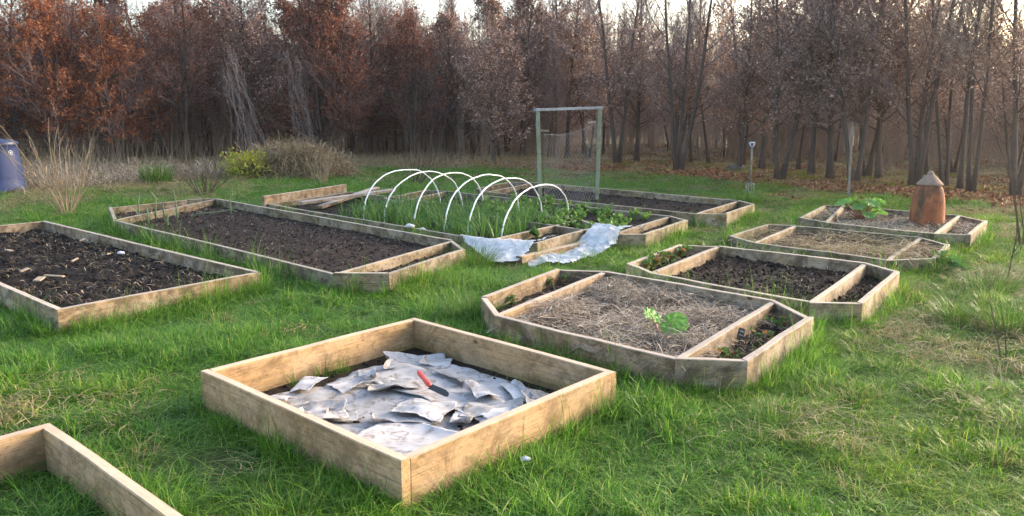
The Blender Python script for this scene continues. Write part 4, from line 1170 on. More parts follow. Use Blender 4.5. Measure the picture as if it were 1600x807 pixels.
# leeks gone tall, in the long brown bed
def leek(loc, h, label, seed, bentover=False):
    rng = np.random.default_rng(seed); r = thing('leek', label, 'leek', (loc[0], loc[1], .09), 0, 'old leeks in the long brown bed')
    if bentover:
        pts = [(0, 0, 0), (.0, .0, .07), (.10, .03, .11), (.30, .08, .12), (.52, .16, .15), (.60, .2, .12)]
    else:
        pts = [(0, 0, -.03), (.003, 0, h * .35), (rng.normal(0, .01), 0, h * .7), (rng.normal(0, .025), .01, h * .95), (.03, .01, h), (.05, .01, h * .93)]
    b = MB(); b.add(*tube(pts, [.014, .013, .011, .008, .007, .004], 7)); b.build('stalk', M['leek'], r, (0, 0, 0), True)
    b = MB(); n = 5; a = rng.uniform(0, 6.28, n)
    b.add(*blades(np.tile(np.array([[0, 0, .02]]), (n, 1)), h * rng.uniform(.35, .75, n), rng.uniform(.4, 1.3, n), a, np.full(n, .022), rng, 4)); b.build('leaf', M['leek'], r)
    return r
leek((-5.458, 11.726, 0.090), .42, 'upright leek closest to the near corner of the long brown bed', 1)
leek((-5.204, 11.449, 0.090), .24, 'short leek beside the near-corner upright leek', 2)
leek((-5.277, 11.870, 0.090), .46, 'thin tall leek in the middle of the leek group', 3)
leek((-5.123, 11.798, 0.090), .30, 'low drooping leek in the middle of the leek group', 4)
leek((-4.876, 11.656, 0.090), .50, 'tallest leek with a hooked tip', 5)
leek((-4.818, 11.184, 0.090), .20, 'yellowed low leek in front of the tallest leek', 6)
leek((-4.376, 12.481, 0.090), .32, 'lone leek close to the far board of the long brown bed', 7)
leek((-4.689, 11.726, 0.090), .2, 'bent leek lying over the brown soil', 8, True)

# bean seedlings
def leafy(seed, h, n, size, spread, mat, droop=.1):
    rng = np.random.default_rng(seed); b = MB()
    for s in range(4):
        a = rng.uniform(0, 6.28); top = np.array([math.cos(a) * spread * .5, math.sin(a) * spread * .5, h * rng.uniform(.6, 1)])
        b.add(*tube([(0, 0, -.02), top * np.array([.4, .4, .55]), top], [.006, .005, .003], 4, False), 0)
        t = rng.uniform(.35, 1.05, n // 4)[:, None]
        d = rng.normal(0, 1, (n // 4, 3)); d[:, 2] = np.abs(d[:, 2]) * .3
        b.add(*leaves(top[None] * t, d * 1.6, size * rng.uniform(.7, 1.2, n // 4), rng, droop, .75), 0)
    return b.mesh('leafy_plant', M[mat])
lm_ = [leafy(1100 + q, .20, 36, .075, .20, 'bean') for q in range(5)]
H0, H7 = np.array(BEDS['H']['inner'][2]), np.array(BEDS['H']['inner'][7]); H3, H6 = np.array(BEDS['H']['inner'][3]), np.array(BEDS['H']['inner'][6])
for iu in range(16):
    for iw in range(5):
        u = .38 + .58 * (iu + rv.uniform(-.35, .35)) / 15; w = .08 + .84 * (iw + rv.uniform(-.3, .3)) / 4
        if rv.random() < .34 + .2 * (u > .8): continue
        pp = (H7 + (H6 - H7) * u) * (1 - w) + (H0 + (H3 - H0) * u) * w
        o = bpy.data.objects.new('bean_seedling', lm_[rv.integers(5)]); COL.objects.link(o)
        o.location = (pp[0], pp[1], .11); o.rotation_euler = (0, 0, rv.uniform(0, 6.28)); s = rv.uniform(.65, 1.2) * (1.1 if u < .6 else .85); o.scale = (s, s, s)
        tag(o, 'bright green leafy bean seedling in the bed behind the garlic', 'bean plant', 'bean seedlings')

# small leafy plants singled out
def small_plant(name, label, loc, z, mesh, s=1.0, rz=0.0, cat='plant', group=None):
    o = bpy.data.objects.new(name, mesh); COL.objects.link(o); o.location = (loc[0], loc[1], z); o.scale = (s, s, s); o.rotation_euler = (0, 0, rz)
    return tag(o, label, cat, group)
feath = [leafy(1200 + q, .16, 160, .045, .20, 'bean') for q in range(2)]
small_plant('parsley_plant', 'feathery green plant in the garlic bed end compartment, near its divider', (0.336, 9.955, 0.100), .10, feath[0], 1.0)
small_plant('parsley_plant', 'feathery green plant at the far end of the garlic bed end compartment', (0.766, 10.738, 0.100), .10, feath[1], .9)
sb = [leafy(1300 + q, .10, 28, .065, .18, 'berry_leaf') for q in range(4)]
SBL = [(1005, 412, 'nearest the corner of the dark soil bed'), (1022, 415, 'beside the divider of the dark soil bed'), (1030, 403, 'half way along the dark soil bed end compartment'), (1047, 407, 'with reddish leaves by the divider of the dark soil bed'),
       (1060, 396, 'toward the far end of the dark soil bed compartment'), (1085, 393, 'at the far corner of the dark soil bed compartment')]
for q, (a_, c_, tx) in enumerate(SBL):
    pass
SP = [(1.345, 8.122, 0.100), (1.439, 8.018, 0.100), (1.575, 8.487, 0.100), (1.662, 8.337, 0.100), (1.844, 8.803, 0.100), (2.049, 8.927, 0.100)]
for q in range(6):
    small_plant('strawberry_plant', 'strawberry plant ' + SBL[q][2], SP[q], .09, sb[q % 4], 1.15, q * 1.3, 'strawberry plant', 'strawberry plants')
S2 = [((1.964, 5.777, 0.090), 'leafiest one in the end compartment beside the slate tag'), ((1.751, 5.468, 0.090), 'half-dead in the compartment beside the slate tag'), ((1.407, 5.018, 0.090), 'tiny, yellowing, at the pointed corner of the straw-mulched bed'),
      ((0.294, 7.235, 0.090), 'in the far compartment of the straw-mulched bed'), ((0.512, 7.435, 0.090), 'small, at the far corner of the straw-mulched bed'), ((0.000, 6.529, 0.090), 'brown, by the rounded corner of the straw-mulched bed')]
for q, (l, tx) in enumerate(S2):
    small_plant('strawberry_plant', 'strawberry plant, ' + tx, l, .085, sb[(q + 1) % 4], .75, q * 2.1, 'strawberry plant', 'strawberry plants')
dk = leafy(1400, .14, 60, .13, .34, 'garlic', .2)
small_plant('dock_plant', 'low broad-leaved weed on the grass before the overgrown bed', (4.698, 8.357, 0.000), 0, dk, 1.0)
dk2 = leafy(1401, .12, 16, .10, .16, 'garlic', .2)
small_plant('dock_plant', 'small weed at the front board under the straw-mulched bed divider', (1.163, 4.875, 0.000), 0, dk2, .9)

# rhubarb
def rhubarb_leaf(parent, base, tip, size, tilt, rz, seed):
    rng = np.random.default_rng(seed)
    b = MB(); base = np.array(base); tip = np.array(tip)
    midp = (base + tip) / 2 + np.array([0, 0, .02])
    b.add(*tube([base, midp, tip], [.012, .010, .007], 7)); b.build('stalk', M['stalk_red'], parent, (0, 0, 0), True)
    nr, na_ = 12, 72
    V = [(0, 0, 0)]; F = []
    for r in range(1, nr + 1):
        for a in range(na_):
            th = a * 2 * math.pi / na_; t = r / nr
            out_ = (1 + .16 * math.cos(th) - .32 * max(0, math.cos(th - math.pi)) ** 8) * (1 + .06 * math.sin(7 * th + seed) * t + .05 * math.sin(11 * th) * t)
            z = .22 * t * t * .4 + .07 * t * math.sin(9 * th + seed) * t + .05 * math.sin(14 * t + th * 5) * t + .035 * math.sin(th * 17 + 9 * t) * t + .03 * math.sin(38 * t + 3 * math.sin(5 * th))
            V.append((out_ * t * math.cos(th) * size, out_ * t * math.sin(th) * size * .92, z * size))
    for a in range(na_): F.append((0, 1 + a, 1 + (a + 1) % na_))
    Q = [(1 + (r - 1) * na_ + a, 1 + r * na_ + a, 1 + r * na_ + (a + 1) % na_, 1 + (r - 1) * na_ + (a + 1) % na_) for r in range(1, nr) for a in range(na_)]
    b = MB(); b.add(V, [np.array(F), np.array(Q)])
    o = b.build('leaf', M['rhubarb'], parent, tuple(tip), True); o.rotation_euler = (tilt[0], tilt[1], rz)
rr_ = thing('rhubarb', 'young rhubarb with two crinkled leaves on the straw mulch', 'rhubarb', (1.064, 5.517, 0.090))
rhubarb_leaf(rr_, (.0, .0, .0), (.06, -.02, .10), .105, (.75, .15), -.6, 1)
rhubarb_leaf(rr_, (-.02, .02, .0), (-.06, .10, .12), .080, (.55, -.35), 1.4, 2)
r2 = thing('rhubarb', 'leafy rhubarb crown beside the wooden stake in the forcer bed', 'rhubarb', (5.079, 11.651, 0.100))
rq = np.random.default_rng(4)
for q in range(16):
    a = q * .571 + rq.uniform(-.2, .2); d_ = rq.uniform(.12, .34); hh = rq.uniform(.10, .30)
    rhubarb_leaf(r2, (0, 0, 0), (math.cos(a) * d_ * 1.15, math.sin(a) * d_, hh), rq.uniform(.08, .13), (0, rq.uniform(.25, .8)), a, 10 + q)

# ------------------------------------------------------------------ terracotta forcer
def mat_terra():
    m, nt, out = new_mat('old terracotta')
    v = coords(nt)
    a = noise(nt, v, 5, 6, .65); b_ = noise(nt, v, 30, 4, .6)
    c = ramp(nt, a, [(.3, (.12, .045, .025)), (.5, (.27, .090, .040)), (.75, (.37, .145, .070))])
    c = mix(nt, ramp(nt, noise(nt, coords(nt, 'Object', (4, 4, 1.6), (3, 1, 0)), 1.5, 5, .6), [(.50, (0, 0, 0)), (.66, (.9,) * 3)]), c, (.05, .045, .030))
    c = mix(nt, ramp(nt, noise(nt, coords(nt, 'Object', (3, 3, 3), (7, 2, 4)), 1.4, 6, .7), [(.56, (0, 0, 0)), (.7, (.6,) * 3)]), c, (.10, .10, .04))
    bsdf(nt, out, c, .85, .2, b_, .25, .006)
    return m
M['terra'] = mat_terra()
M['terra_grey'] = mat_plain('lichened clay lid', (.235, .165, .125), .9, .15, .35, 16, .3)
def lathe(prof, k=40, wob=0.0, seed=0):
    prof = np.array(prof, float); a = np.arange(k) * 2 * math.pi / k
    V = np.stack([prof[:, 0][:, None] * np.cos(a), prof[:, 0][:, None] * np.sin(a), np.repeat(prof[:, 1][:, None], k, 1)], -1)
    n = len(prof); i = np.arange(n - 1)[:, None] * k; j = np.arange(k)[None, :]; j2 = (j + 1) % k
    return V.reshape(-1, 3), [np.stack([i + j, i + j2, i + k + j2, i + k + j], -1).reshape(-1, 4)]
fr = thing('rhubarb_forcer', 'tall bell-shaped terracotta forcing pot with a pointed lid', 'clay pot', (5.822, 11.242, 0.100))
fr.scale = (.95, .95, .95)
b = MB(); b.add(*lathe([(.235, -.06), (.238, .02), (.236, .12), (.232, .25), (.222, .36), (.205, .46), (.185, .53), (.165, .57), (.155, .585), (.150, .60), (.135, .60), (.135, .50)])); b.build('pot', M['terra'], fr, (0, 0, 0), True)
b = MB(); b.add(*lathe([(.0, .585), (.150, .588), (.176, .592), (.182, .603), (.172, .622), (.140, .655), (.100, .70), (.062, .738), (.046, .748), (.047, .765), (.038, .785), (.018, .795), (.0, .797)], 36)); b.build('lid', M['terra_grey'], fr, (0, 0, 0), True)

# ------------------------------------------------------------------ compost bin
M['bin'] = mat_plain('blue grey plastic', (.028, .042, .115), .55, .35, .12, 5, .05)
M['bin_lid'] = mat_plain('dark blue plastic', (.020, .028, .07), .4, .45, .1, 5, .05)
cbn = thing('compost_bin', 'blue-grey plastic compost bin at the edge of the garden', 'compost bin', (-10.904, 17.152, 0.000), .4)
k_ = 48; prof = [(.50, -.02), (.505, .05), (.49, .055), (.47, .30), (.45, .55), (.425, .80), (.405, .97), (.415, .98), (.415, 1.02), (.39, 1.03)]
V, F = lathe(prof, k_); V = V.copy()
rib = 1 + .012 * np.sign(np.sin(np.arctan2(V[:, 1], V[:, 0]) * 8)) * ((V[:, 2] > .06) & (V[:, 2] < .96)); V[:, :2] *= rib[:, None]
b = MB(); b.add(V, F); b.build('body', M['bin'], cbn, (0, 0, 0), True)
b = MB(); b.add(*lathe([(.43, .985), (.435, 1.035), (.42, 1.055), (.33, 1.09), (.15, 1.115), (.10, 1.12), (.09, 1.16), (0, 1.165)], k_)); b.build('lid', M['bin_lid'], cbn, (0, 0, 0), True)
b = MB(); a_ = np.arange(20) * 2 * math.pi / 20
for r0_, r1_ in ((.050, .040), (.020, .0)):
    V = np.concatenate([np.stack([r0_ * np.cos(a_), np.full(20, -.012), r0_ * np.sin(a_)], 1), np.stack([r1_ * np.cos(a_), np.full(20, -.014), r1_ * np.sin(a_)], 1)])
    b.add(V, np.array([(i_, (i_ + 1) % 20, 20 + (i_ + 1) % 20, 20 + i_) for i_ in range(20)]))
em = b.build('emblem', M['stone'], cbn, (.31, -.285, .83)); em.rotation_euler = (-.10, 0, .75)

# ------------------------------------------------------------------ wooden frame with wire netting
fl = np.array((0.492, 13.731, 0.110)); frr = np.array((1.519, 14.452, 0.110))
fz0, fz1 = 1.80, 1.80
fz0 = 1.72; fz1 = 1.76
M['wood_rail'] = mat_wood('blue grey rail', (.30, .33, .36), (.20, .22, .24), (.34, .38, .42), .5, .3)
fo = thing('netting_frame', 'wooden goalpost-shaped frame with sagging wire netting', 'wire frame', ((fl + frr) / 2 * np.array([1, 1, 0])).tolist())
fb = (fl + frr) / 2 * np.array([1, 1, 0])
def stick(b, p, q, w, h_, sub=4):
    p = np.array(p, float); q = np.array(q, float); d_ = (q - p) / np.linalg.norm(q - p)
    ref = np.array([0, 0, 1.]) if abs(d_[2]) < .9 else np.array([0, 1., 0])
    s_ = np.cross(d_, ref); s_ /= np.linalg.norm(s_); u_ = np.cross(s_, d_)
    V = []; e_ = .15
    sec = [(-1, -1 + e_), (-1 + e_, -1), (1 - e_, -1), (1, -1 + e_), (1, 1 - e_), (1 - e_, 1), (-1 + e_, 1), (-1, 1 - e_)]
    for t in np.linspace(0, 1, sub):
        for (a, c) in sec: V.append(p + (q - p) * t + s_ * a * w / 2 + u_ * c * h_ / 2)
    F = [(i_ * 8 + j, i_ * 8 + (j + 1) % 8, i_ * 8 + 8 + (j + 1) % 8, i_ * 8 + 8 + j) for i_ in range(sub - 1) for j in range(8)]
    b.add(V, [np.array(F), np.array([list(range(8))[::-1]]), np.array([[8 * (sub - 1) + j for j in range(8)]])])
def xf(o, p, q):
    """place a stick object so that its own x axis runs along it"""
    p = np.array(p, float); q = np.array(q, float); d_ = Vector((q - p).tolist()); o.location = p.tolist()
    o.rotation_mode = 'QUATERNION'; o.rotation_quaternion = d_.to_track_quat('X', 'Z'); return d_.length
def beam(name, mat, parent, p, q, w, h_):
    L_ = float(np.linalg.norm(np.array(q, float) - np.array(p, float)))
    b = MB(); stick(b, (0, 0, 0), (L_, 0, 0), w, h_); o = b.build(name, mat, parent); xf(o, p, q); return o
l0 = fl - fb; r0v = frr - fb
beam('post', M['wood_post'], fo, (l0[0], l0[1], -.2), (l0[0] - .06, l0[1], fz0 - .04), .066, .066)
beam('post', M['wood_post'], fo, (r0v[0], r0v[1], -.2), (r0v[0] + .03, r0v[1], fz1 - .04), .066, .066)
ldir = np.array([r0v[0] - l0[0], r0v[1] - l0[1], 0]); ldir /= np.linalg.norm(ldir)
tl = np.array([l0[0] - .06, l0[1], fz0 - .018]) - ldir * .06; tr = np.array([r0v[0] + .03, r0v[1], fz1 - .018]) + ldir * .06
beam('top_rail', M['wood_rail'], fo, tl, tr, .060, .045)
beam('batten', M['wood_grey'], fo, np.array([r0v[0], r0v[1], 1.48]) - ldir * .24, np.array([r0v[0], r0v[1], 1.50]) - ldir * .045, .03, .03)
beam('batten', M['wood_grey'], fo, np.array([l0[0] - .05, l0[1], 1.36]) + ldir * .045, np.array([l0[0], l0[1], 1.35]) + ldir * .16, .03, .03)
W = np.linalg.norm(frr[:2] - fl[:2]) - .1
b = MB(); nu_, nz_ = int(W / .055), 24
def net(u, v):           # u 0..1 across, v 0..1 downwards, sagging top edge
    top = 1.30 + .20 * u - .10 * math.sin(math.pi * u)
    z = top * (1 - v) + .12 * v
    p = l0 + ldir * (.05 + W * u); return np.array([p[0] + .03 * math.sin(u * 9 + v * 3), p[1] + .05 * math.sin(u * 6 + v * 5), z])
for i_ in range(nu_ + 1):
    for sgn in (-1, 1):
        pts = []
        for j in range(nz_ + 1):
            uu = (i_ + sgn * .5 * (j % 2)) / nu_
            pts.append(net(min(1, max(0, uu)), j / nz_))
        b.add(*tube(pts, .0011, 3, False))
b.add(*tube([net(t, 0) for t in np.linspace(0, 1, 12)], .003, 4, False))
b.build('wire_netting', M['wire'], fo)

# ------------------------------------------------------------------ fork and stake
fk = thing('garden_fork', 'garden fork standing upright in the grass past the farthest bed', 'garden fork', (4.859, 16.470, -0.000))
b = MB(); b.add(*tube([(0, 0, .25), (.005, 0, .6), (0, 0, .98)], [.017, .018, .019], 10)); b.build('shaft', M['wood_grey'], fk, (0, 0, 0), True)
b = MB(); b.add(*tube([(-.05, 0, 1.06), (.05, 0, 1.06)], .016, 8)); b.add(*tube([(0, 0, .96), (-.03, 0, .995), (-.052, 0, 1.06)], .012, 8)); b.add(*tube([(0, 0, .96), (.03, 0, .995), (.052, 0, 1.06)], .012, 8)); b.build('handle', M['stone'], fk, (0, 0, 0), True)
b = MB(); b.add(*tube([(-.085, 0, .22), (0, 0, .235), (.085, 0, .22)], .013, 8)); b.add(*tube([(0, 0, .22), (0, 0, .34)], .016, 8)); b.build('head', M['metal'], fk, (0, 0, 0), True)
for q in range(4):
    xx = -.082 + q * .0547
    b = MB(); b.add(*tube([(xx, 0, .225), (xx, -.02, .12), (xx, .0, -.08)], [.008, .008, .004], 6)); b.build('tine', M['metal'], fk, (0, 0, 0), True)
st = np.array((6.155, 14.712, 0.000))
o = beam('wooden_stake', M['wood_grey'], None, (st[0], st[1], -.1), (st[0] - .03, st[1], 1.48), .035, .035)
tag(o, 'thin grey wooden stake standing beside the rhubarb', 'stake')

# ------------------------------------------------------------------ loose planks, plastic sheet and beam
p0 = np.array((-3.387, 12.844, 0.230)); p1 = np.array((-2.109, 14.345, 0.270))
tag(beam('plank', M['wood_grey'], None, (p0[0], p0[1], .235), (p1[0], p1[1], .30), .15, .045), 'dark weathered plank lying across the end of the hooped bed', 'plank', 'loose planks')
p0 = np.array((-3.151, 13.081, 0.120)); p1 = np.array((-2.581, 15.336, 0.260))
tag(beam('plank', M['wood'], None, (p0[0], p0[1], .135), (p1[0], p1[1], .245), .14, .045), 'pale plank slanting down into the hooped bed under the dark plank', 'plank', 'loose planks')
p0 = np.array((0.078, 8.752, 0.030)); p1 = np.array((1.251, 10.245, 0.030))
tag(beam('timber_beam', M['wood'], None, (p0[0], p0[1], .055), (p1[0], p1[1], .055), .085, .085), 'square timber beam weighing down the white plastic sheet', 'beam')

def mat_sheet():
    m, nt, out = new_mat('translucent plastic film')
    v = coords(nt)
    a = noise(nt, v, 9, 6, .65, 1.2)
    p = nt.nodes.new('ShaderNodeBsdfPrincipled'); p.inputs['Roughness'].default_value = .32; p.inputs['Specular IOR Level'].default_value = .6
    c = ramp(nt, a, [(.3, (.54, .55, .59)), (.7, (.78, .77, .77))]); nt.links.new(c, p.inputs['Base Color'])
    bm_ = nt.nodes.new('ShaderNodeBump'); bm_.inputs['Strength'].default_value = .5; bm_.inputs['Distance'].default_value = .02
    nt.links.new(noise(nt, v, 16, 5, .6, 1.5), bm_.inputs['Height']); nt.links.new(bm_.outputs[0], p.inputs['Normal'])
    t = nt.nodes.new('ShaderNodeBsdfTranslucent'); nt.links.new(c, t.inputs[0])
    tp = nt.nodes.new('ShaderNodeBsdfTransparent')
    ms = nt.nodes.new('ShaderNodeMixShader'); ms.inputs[0].default_value = .25
    nt.links.new(p.outputs[0], ms.inputs[1]); nt.links.new(t.outputs[0], ms.inputs[2])
    m2 = nt.nodes.new('ShaderNodeMixShader'); nt.links.new(ramp(nt, a, [(.35, (.30,) * 3), (.65, (.04,) * 3)]), m2.inputs[0])
    nt.links.new(ms.outputs[0], m2.inputs[1]); nt.links.new(tp.outputs[0], m2.inputs[2])
    nt.links.new(m2.outputs[0], out.inputs[0])
    return m
M['sheet'] = mat_sheet()
def sheet(outline, label, seed, amp, zb, n=90, high=None):
    P_ = np.array([p[:2] for p in outline]); lo, hi = P_.min(0) - .1, P_.max(0) + .1
    g, h = np.meshgrid(np.linspace(lo[0], hi[0], n), np.linspace(lo[1], hi[1], n)); x, y = g.ravel(), h.ravel()
    jx = (fbm(x * 5, y * 5, seed + 40, 3) - .5) * .16; jy = (fbm(x * 5, y * 5, seed + 41, 3) - .5) * .16
    i_ = (np.arange(n - 1)[:, None] * n + np.arange(n - 1)[None, :]).ravel(); F = np.stack([i_, i_ + 1, i_ + 1 + n, i_ + n], 1)
    F = F[inside((x + jx * .5)[F].mean(1), (y + jy * .5)[F].mean(1), P_)]
    rid = 1 - np.abs(fbm(x * 3.1 + y, y * 2.2, seed, 4, .55) - .5) * 4
    z = zb + amp * np.clip(rid, 0, 1) ** 2 + amp * .5 * (fbm(x * 8, y * 8, seed + 2, 3) - .3)
    if high is not None: z = z + high(x, y)
    u_ = np.unique(F); mp_ = -np.ones(n * n, int); mp_[u_] = np.arange(len(u_))
    c_ = P_.mean(0)
    b = MB(); b.add(np.stack([x[u_] - c_[0], y[u_] - c_[1], z[u_]], 1), mp_[F])
    return tag(b.build('plastic_sheet', M['sheet'], None, (c_[0], c_[1], 0), True), label, 'plastic sheet')
def up_board(x, y):       # the film is lifted over the end board of the garlic bed
    dist = edge_dist(x, y, [p[:2] for p in Gpts]); ins = inside(x, y, [p[:2] for p in Gpts])
    return np.where(ins, .19 - np.clip(dist - .06, 0, .12), .19 * np.exp(-dist / .22))
def up_bean(x, y):
    dist = edge_dist(x, y, [p[:2] for p in Hpts]); ins = inside(x, y, [p[:2] for p in Hpts])
    return np.where(ins, .20, .20 * np.exp(-dist / .14))
sheet([(-0.713, 10.071, 0.000), (-0.320, 9.265, 0.200), (0.306, 9.076, 0.200), (0.577, 9.686, 0.000), (0.310, 9.158, 0.000), (0.042, 8.646, -0.000), (-0.210, 8.646, -0.000), (-0.526, 9.328, 0.000)], 'bluish clear plastic film draped from the garlic bed end to the grass', 3, .022, .02, 90, up_board)
sheet([(0.170, 8.797, 0.000), (0.834, 9.875, 0.000), (1.155, 10.277, 0.050), (1.318, 9.961, 0.180), (1.610, 10.046, 0.200), (1.778, 10.245, 0.030), (1.384, 9.827, 0.000), (0.990, 9.158, 0.000), (0.586, 8.535, -0.000), (0.179, 8.535, -0.000)], 'crumpled white plastic fleece trailing over the grass beside the beam', 7, .05, .02, 100, up_bean)
st_m = MB()
def rock(name, loc, s, label, seed, mat='stone', z=0.0, cat='stone'):
    rng = np.random.default_rng(seed); a = np.arange(12) * math.pi / 6
    prof = [(.02, -.5), (.7, -.4), (1, 0), (.8, .45), (.4, .68), (.02, .75)]
    V, F = lathe(prof, 12); V = V * s * rng.uniform(.8, 1.2, V.shape) * np.array([1.2, .9, .8])
    b = MB(); b.add(V, F); return tag(b.build(name, M[mat], None, (loc[0], loc[1], z), True), label, cat)
rock('stone', (-1.310, 10.217, 0.200), .05, 'white stone on the board between the brown bed and the garlic bed', 1, z=.23)
rock('stone', (-1.121, 9.990, 0.200), .032, 'smaller white stone beside the other on the bed board', 2, z=.22)
rock('stone', (0.063, 3.561, 0.030), .022, 'small white stone on the grass by the square bed', 3, z=.05)
rock('rock', (6.448, 23.288, 0.000), .26, 'dark grey rock under the trees behind the garden fork', 4, 'rock', z=.05)
rock('stone', (-5.420, 20.540, 0.000), .14, 'pale rock at the foot of the hay heap', 5, 'chip', z=.05)
rock('stone', (-4.315, 8.762, 0.100), .035, 'small blue-white stone in the chip-strewn black bed', 6, z=.13)

# ------------------------------------------------------------------ wood chips in the black bed
def chip(p, q, w, label, z=.13):
    p = np.array(p); q = np.array(q)
    o = beam('wood_chip', M['chip'], None, (p[0], p[1], z), (q[0], q[1], z + .02), w, .012); return tag(o, label, 'wood chip', 'wood chips in the black bed')
chip((-4.450, 7.529, 0.120), (-4.185, 7.379, 0.120), .03, 'longest pale wood chip lying in the chip-strewn black bed')
chip((-4.375, 7.263, 0.120), (-4.372, 7.350, 0.120), .07, 'short white block of wood in the chip-strewn black bed')
chip((-4.590, 8.266, 0.120), (-4.563, 8.340, 0.120), .03, 'slim chip in the middle of the chip-strewn black bed')
chip((-4.447, 8.649, 0.120), (-4.365, 8.609, 0.120), .05, 'pale grey chip near the far board of the chip-strewn black bed')
chip((-5.220, 9.626, 0.120), (-5.184, 9.675, 0.120), .05, 'orange chip beside the far board of the chip-strewn black bed')
chip((-4.795, 7.717, 0.120), (-4.752, 7.782, 0.120), .05, 'grey flat chip near the picture edge in the black bed')
chip((-5.712, 8.981, 0.120), (-5.551, 8.812, 0.120), .04, 'reddish chip at the picture edge in the black bed')

# ------------------------------------------------------------------ slate tags
def slate(loc, z, w, h_, rz, tilt, label, lines):
    r = thing('slate_tag', label, 'plant tag', (loc[0], loc[1], z), rz)
    b = MB(); stick(b, (0, 0, -.10), (0, 0, .02), .012, .004); b.build('peg', M['black_tag'], r)
    e_ = .008
    out_ = [(-w / 2 + e_, 0), (w / 2 - e_, 0), (w / 2, e_), (w / 2, h_ - e_), (w / 2 - e_, h_), (-w / 2 + e_, h_), (-w / 2, h_ - e_), (-w / 2, e_)]
    V = [(x_, -.003, z_) for x_, z_ in out_] + [(x_, .003, z_) for x_, z_ in out_]
    b = MB(); b.add(V, [np.array([list(range(8))]), np.array([list(range(8, 16))[::-1]]), np.array([(i_, 8 + i_, 8 + (i_ + 1) % 8, (i_ + 1) % 8) for i_ in range(8)])])
    pl = b.build('plate', M['black_tag'], r); pl.rotation_euler = (tilt[0], tilt[1], 0)
    rng = np.random.default_rng(int(w * 1e4)); b = MB()
    for li in range(lines):
        zc = h_ * (.72 - .30 * li); xs = np.linspace(-w * .34, w * .34, 15)
        pts = np.stack([xs, np.full(15, -.0042), zc + h_ * .07 * np.sin(np.arange(15) * 1.9 + li) * rng.uniform(.3, 1, 15)], 1)
        b.add(*tube(pts, .0009, 3, False))
    b.build('chalk_writing', M['chalk'], pl)
slate((-1.157, 8.340, 0.120), .13, .095, .062, -.55, (-.25, .05), 'black slate tag with chalk writing at the divider of the long brown bed', 2)
slate((1.557, 5.337, 0.100), .12, .052, .085, .35, (-.15, .35), 'tilted black slate tag with chalk writing in the straw-mulched bed end', 2)

# ------------------------------------------------------------------ bare shrubs, stalks, vines, saplings
def shrub(name, loc, label, stems, h, spread, mat, r=.012, sub=4, seed=0, tw=.3, cat='shrub', group=None, wig=.08):
    rng = np.random.default_rng(seed); rt_ = thing(name, label, cat, (loc[0], loc[1], 0), 0, group)
    T0, TD, TL = [], [], []
    for s in range(stems):
        a = rng.uniform(0, 6.28); sp = spread * rng.uniform(.15, 1.0)
        g_ = grow(rng, (math.cos(a) * .10 * rng.random(), math.sin(a) * .10 * rng.random(), -.04), (math.cos(a) * sp, math.sin(a) * sp, 1), h * rng.uniform(.55, 1.1), 7, .04, wig)
        b = MB(); b.add(*tube(g_, np.linspace(r * rng.uniform(.7, 1.1), r * .3, len(g_)), 5, False)); b.build('stem', M[mat], rt_)
        for q in range(sub):
            p, d_ = at_t(g_, rng.uniform(.25, .98)); e_ = rng.normal(0, 1, 3); e_[2] = abs(e_[2]) * .5
            T0.append(p); TD.append(d_ + e_ * .45); TL.append(tw * rng.uniform(.4, 1.1))
    b = MB(); b.add(*twigs(np.array(T0), np.array(TD), np.array(TL), np.full(len(T0), r * .34), rng)[:2]); b.build('twigs', M[mat], rt_)
    return rt_
shrub('bare_bush', (-7.432, 13.373, 0.000), 'tan-stemmed bare bush between the black bed and the compost bin', 22, 1.60, .80, 'stem_tan', .010, 9, 1, .40)
shrub('currant_bush', (-6.225, 16.340, 0.000), 'dark-stemmed bare bush behind the end of the long brown bed', 15, .85, .95, 'stem_dark', .013, 7, 2, .28)
shrub('currant_bush', (-4.330, 18.366, 0.000), 'grey-stemmed bare bush behind the raised end board of the hooped bed', 16, .90, .65, 'stem_tan', .010, 7, 3, .28)
shrub('currant_bush', (-2.245, 18.866, -0.000), 'dark spreading bush behind the white hoops', 13, .95, 1.25, 'stem_dark', .016, 6, 4, .30)
shrub('sapling', (4.889, 7.864, -0.000), 'thin bare sapling rising from the grass past the overgrown bed', 1, 1.15, .12, 'stem_dark', .010, 9, 5, .30, 'sapling', 'bare saplings')
shrub('sapling', (6.448, 10.022, 0.000), 'thin spreading sapling at the picture edge below the bare forked tree', 4, 1.5, .55, 'stem_dark', .010, 10, 6, .55, 'sapling', 'bare saplings')
shrub('sapling', (3.432, 5.307, 0.000), 'short twig standing in the near grass at the picture edge', 2, .55, .35, 'stem_dark', .006, 4, 7, .15, 'sapling', 'bare saplings')

# dead stalks in the weedy corner
rd = np.random.default_rng(17)
n = 900
sx, sy = [], []
while len(sx) < n:
    y = rd.uniform(17.2, 24); x = rd.uniform(-.70, -.22) * y
    if y > lawn_edge(x) - .6: sx.append(x); sy.append(y)
sx, sy = np.array(sx), np.array(sy)
b = MB(); hh = rd.uniform(.3, 1.25, n) * np.clip((-sx - 2.5) * .25, .35, 1)
b.add(*twigs(np.stack([sx, sy, np.full(n, -.03)], 1), np.stack([rd.normal(0, .4, n), rd.normal(0, .4, n), np.ones(n)], 1), hh, rd.uniform(.003, .007, n), rd, .12)[:2], 0)
q = 5200; k = rd.integers(0, n, q)
pp = np.stack([sx[k] + rd.normal(0, .3, q), sy[k] + rd.normal(0, .3, q), rd.uniform(.02, .22, q)], 1)
b.add(*strands(pp, rd.uniform(0, 6.28, q), rd.uniform(.2, .6, q), rd.uniform(.005, .012, q), rd, 3, .15, .3), 1)
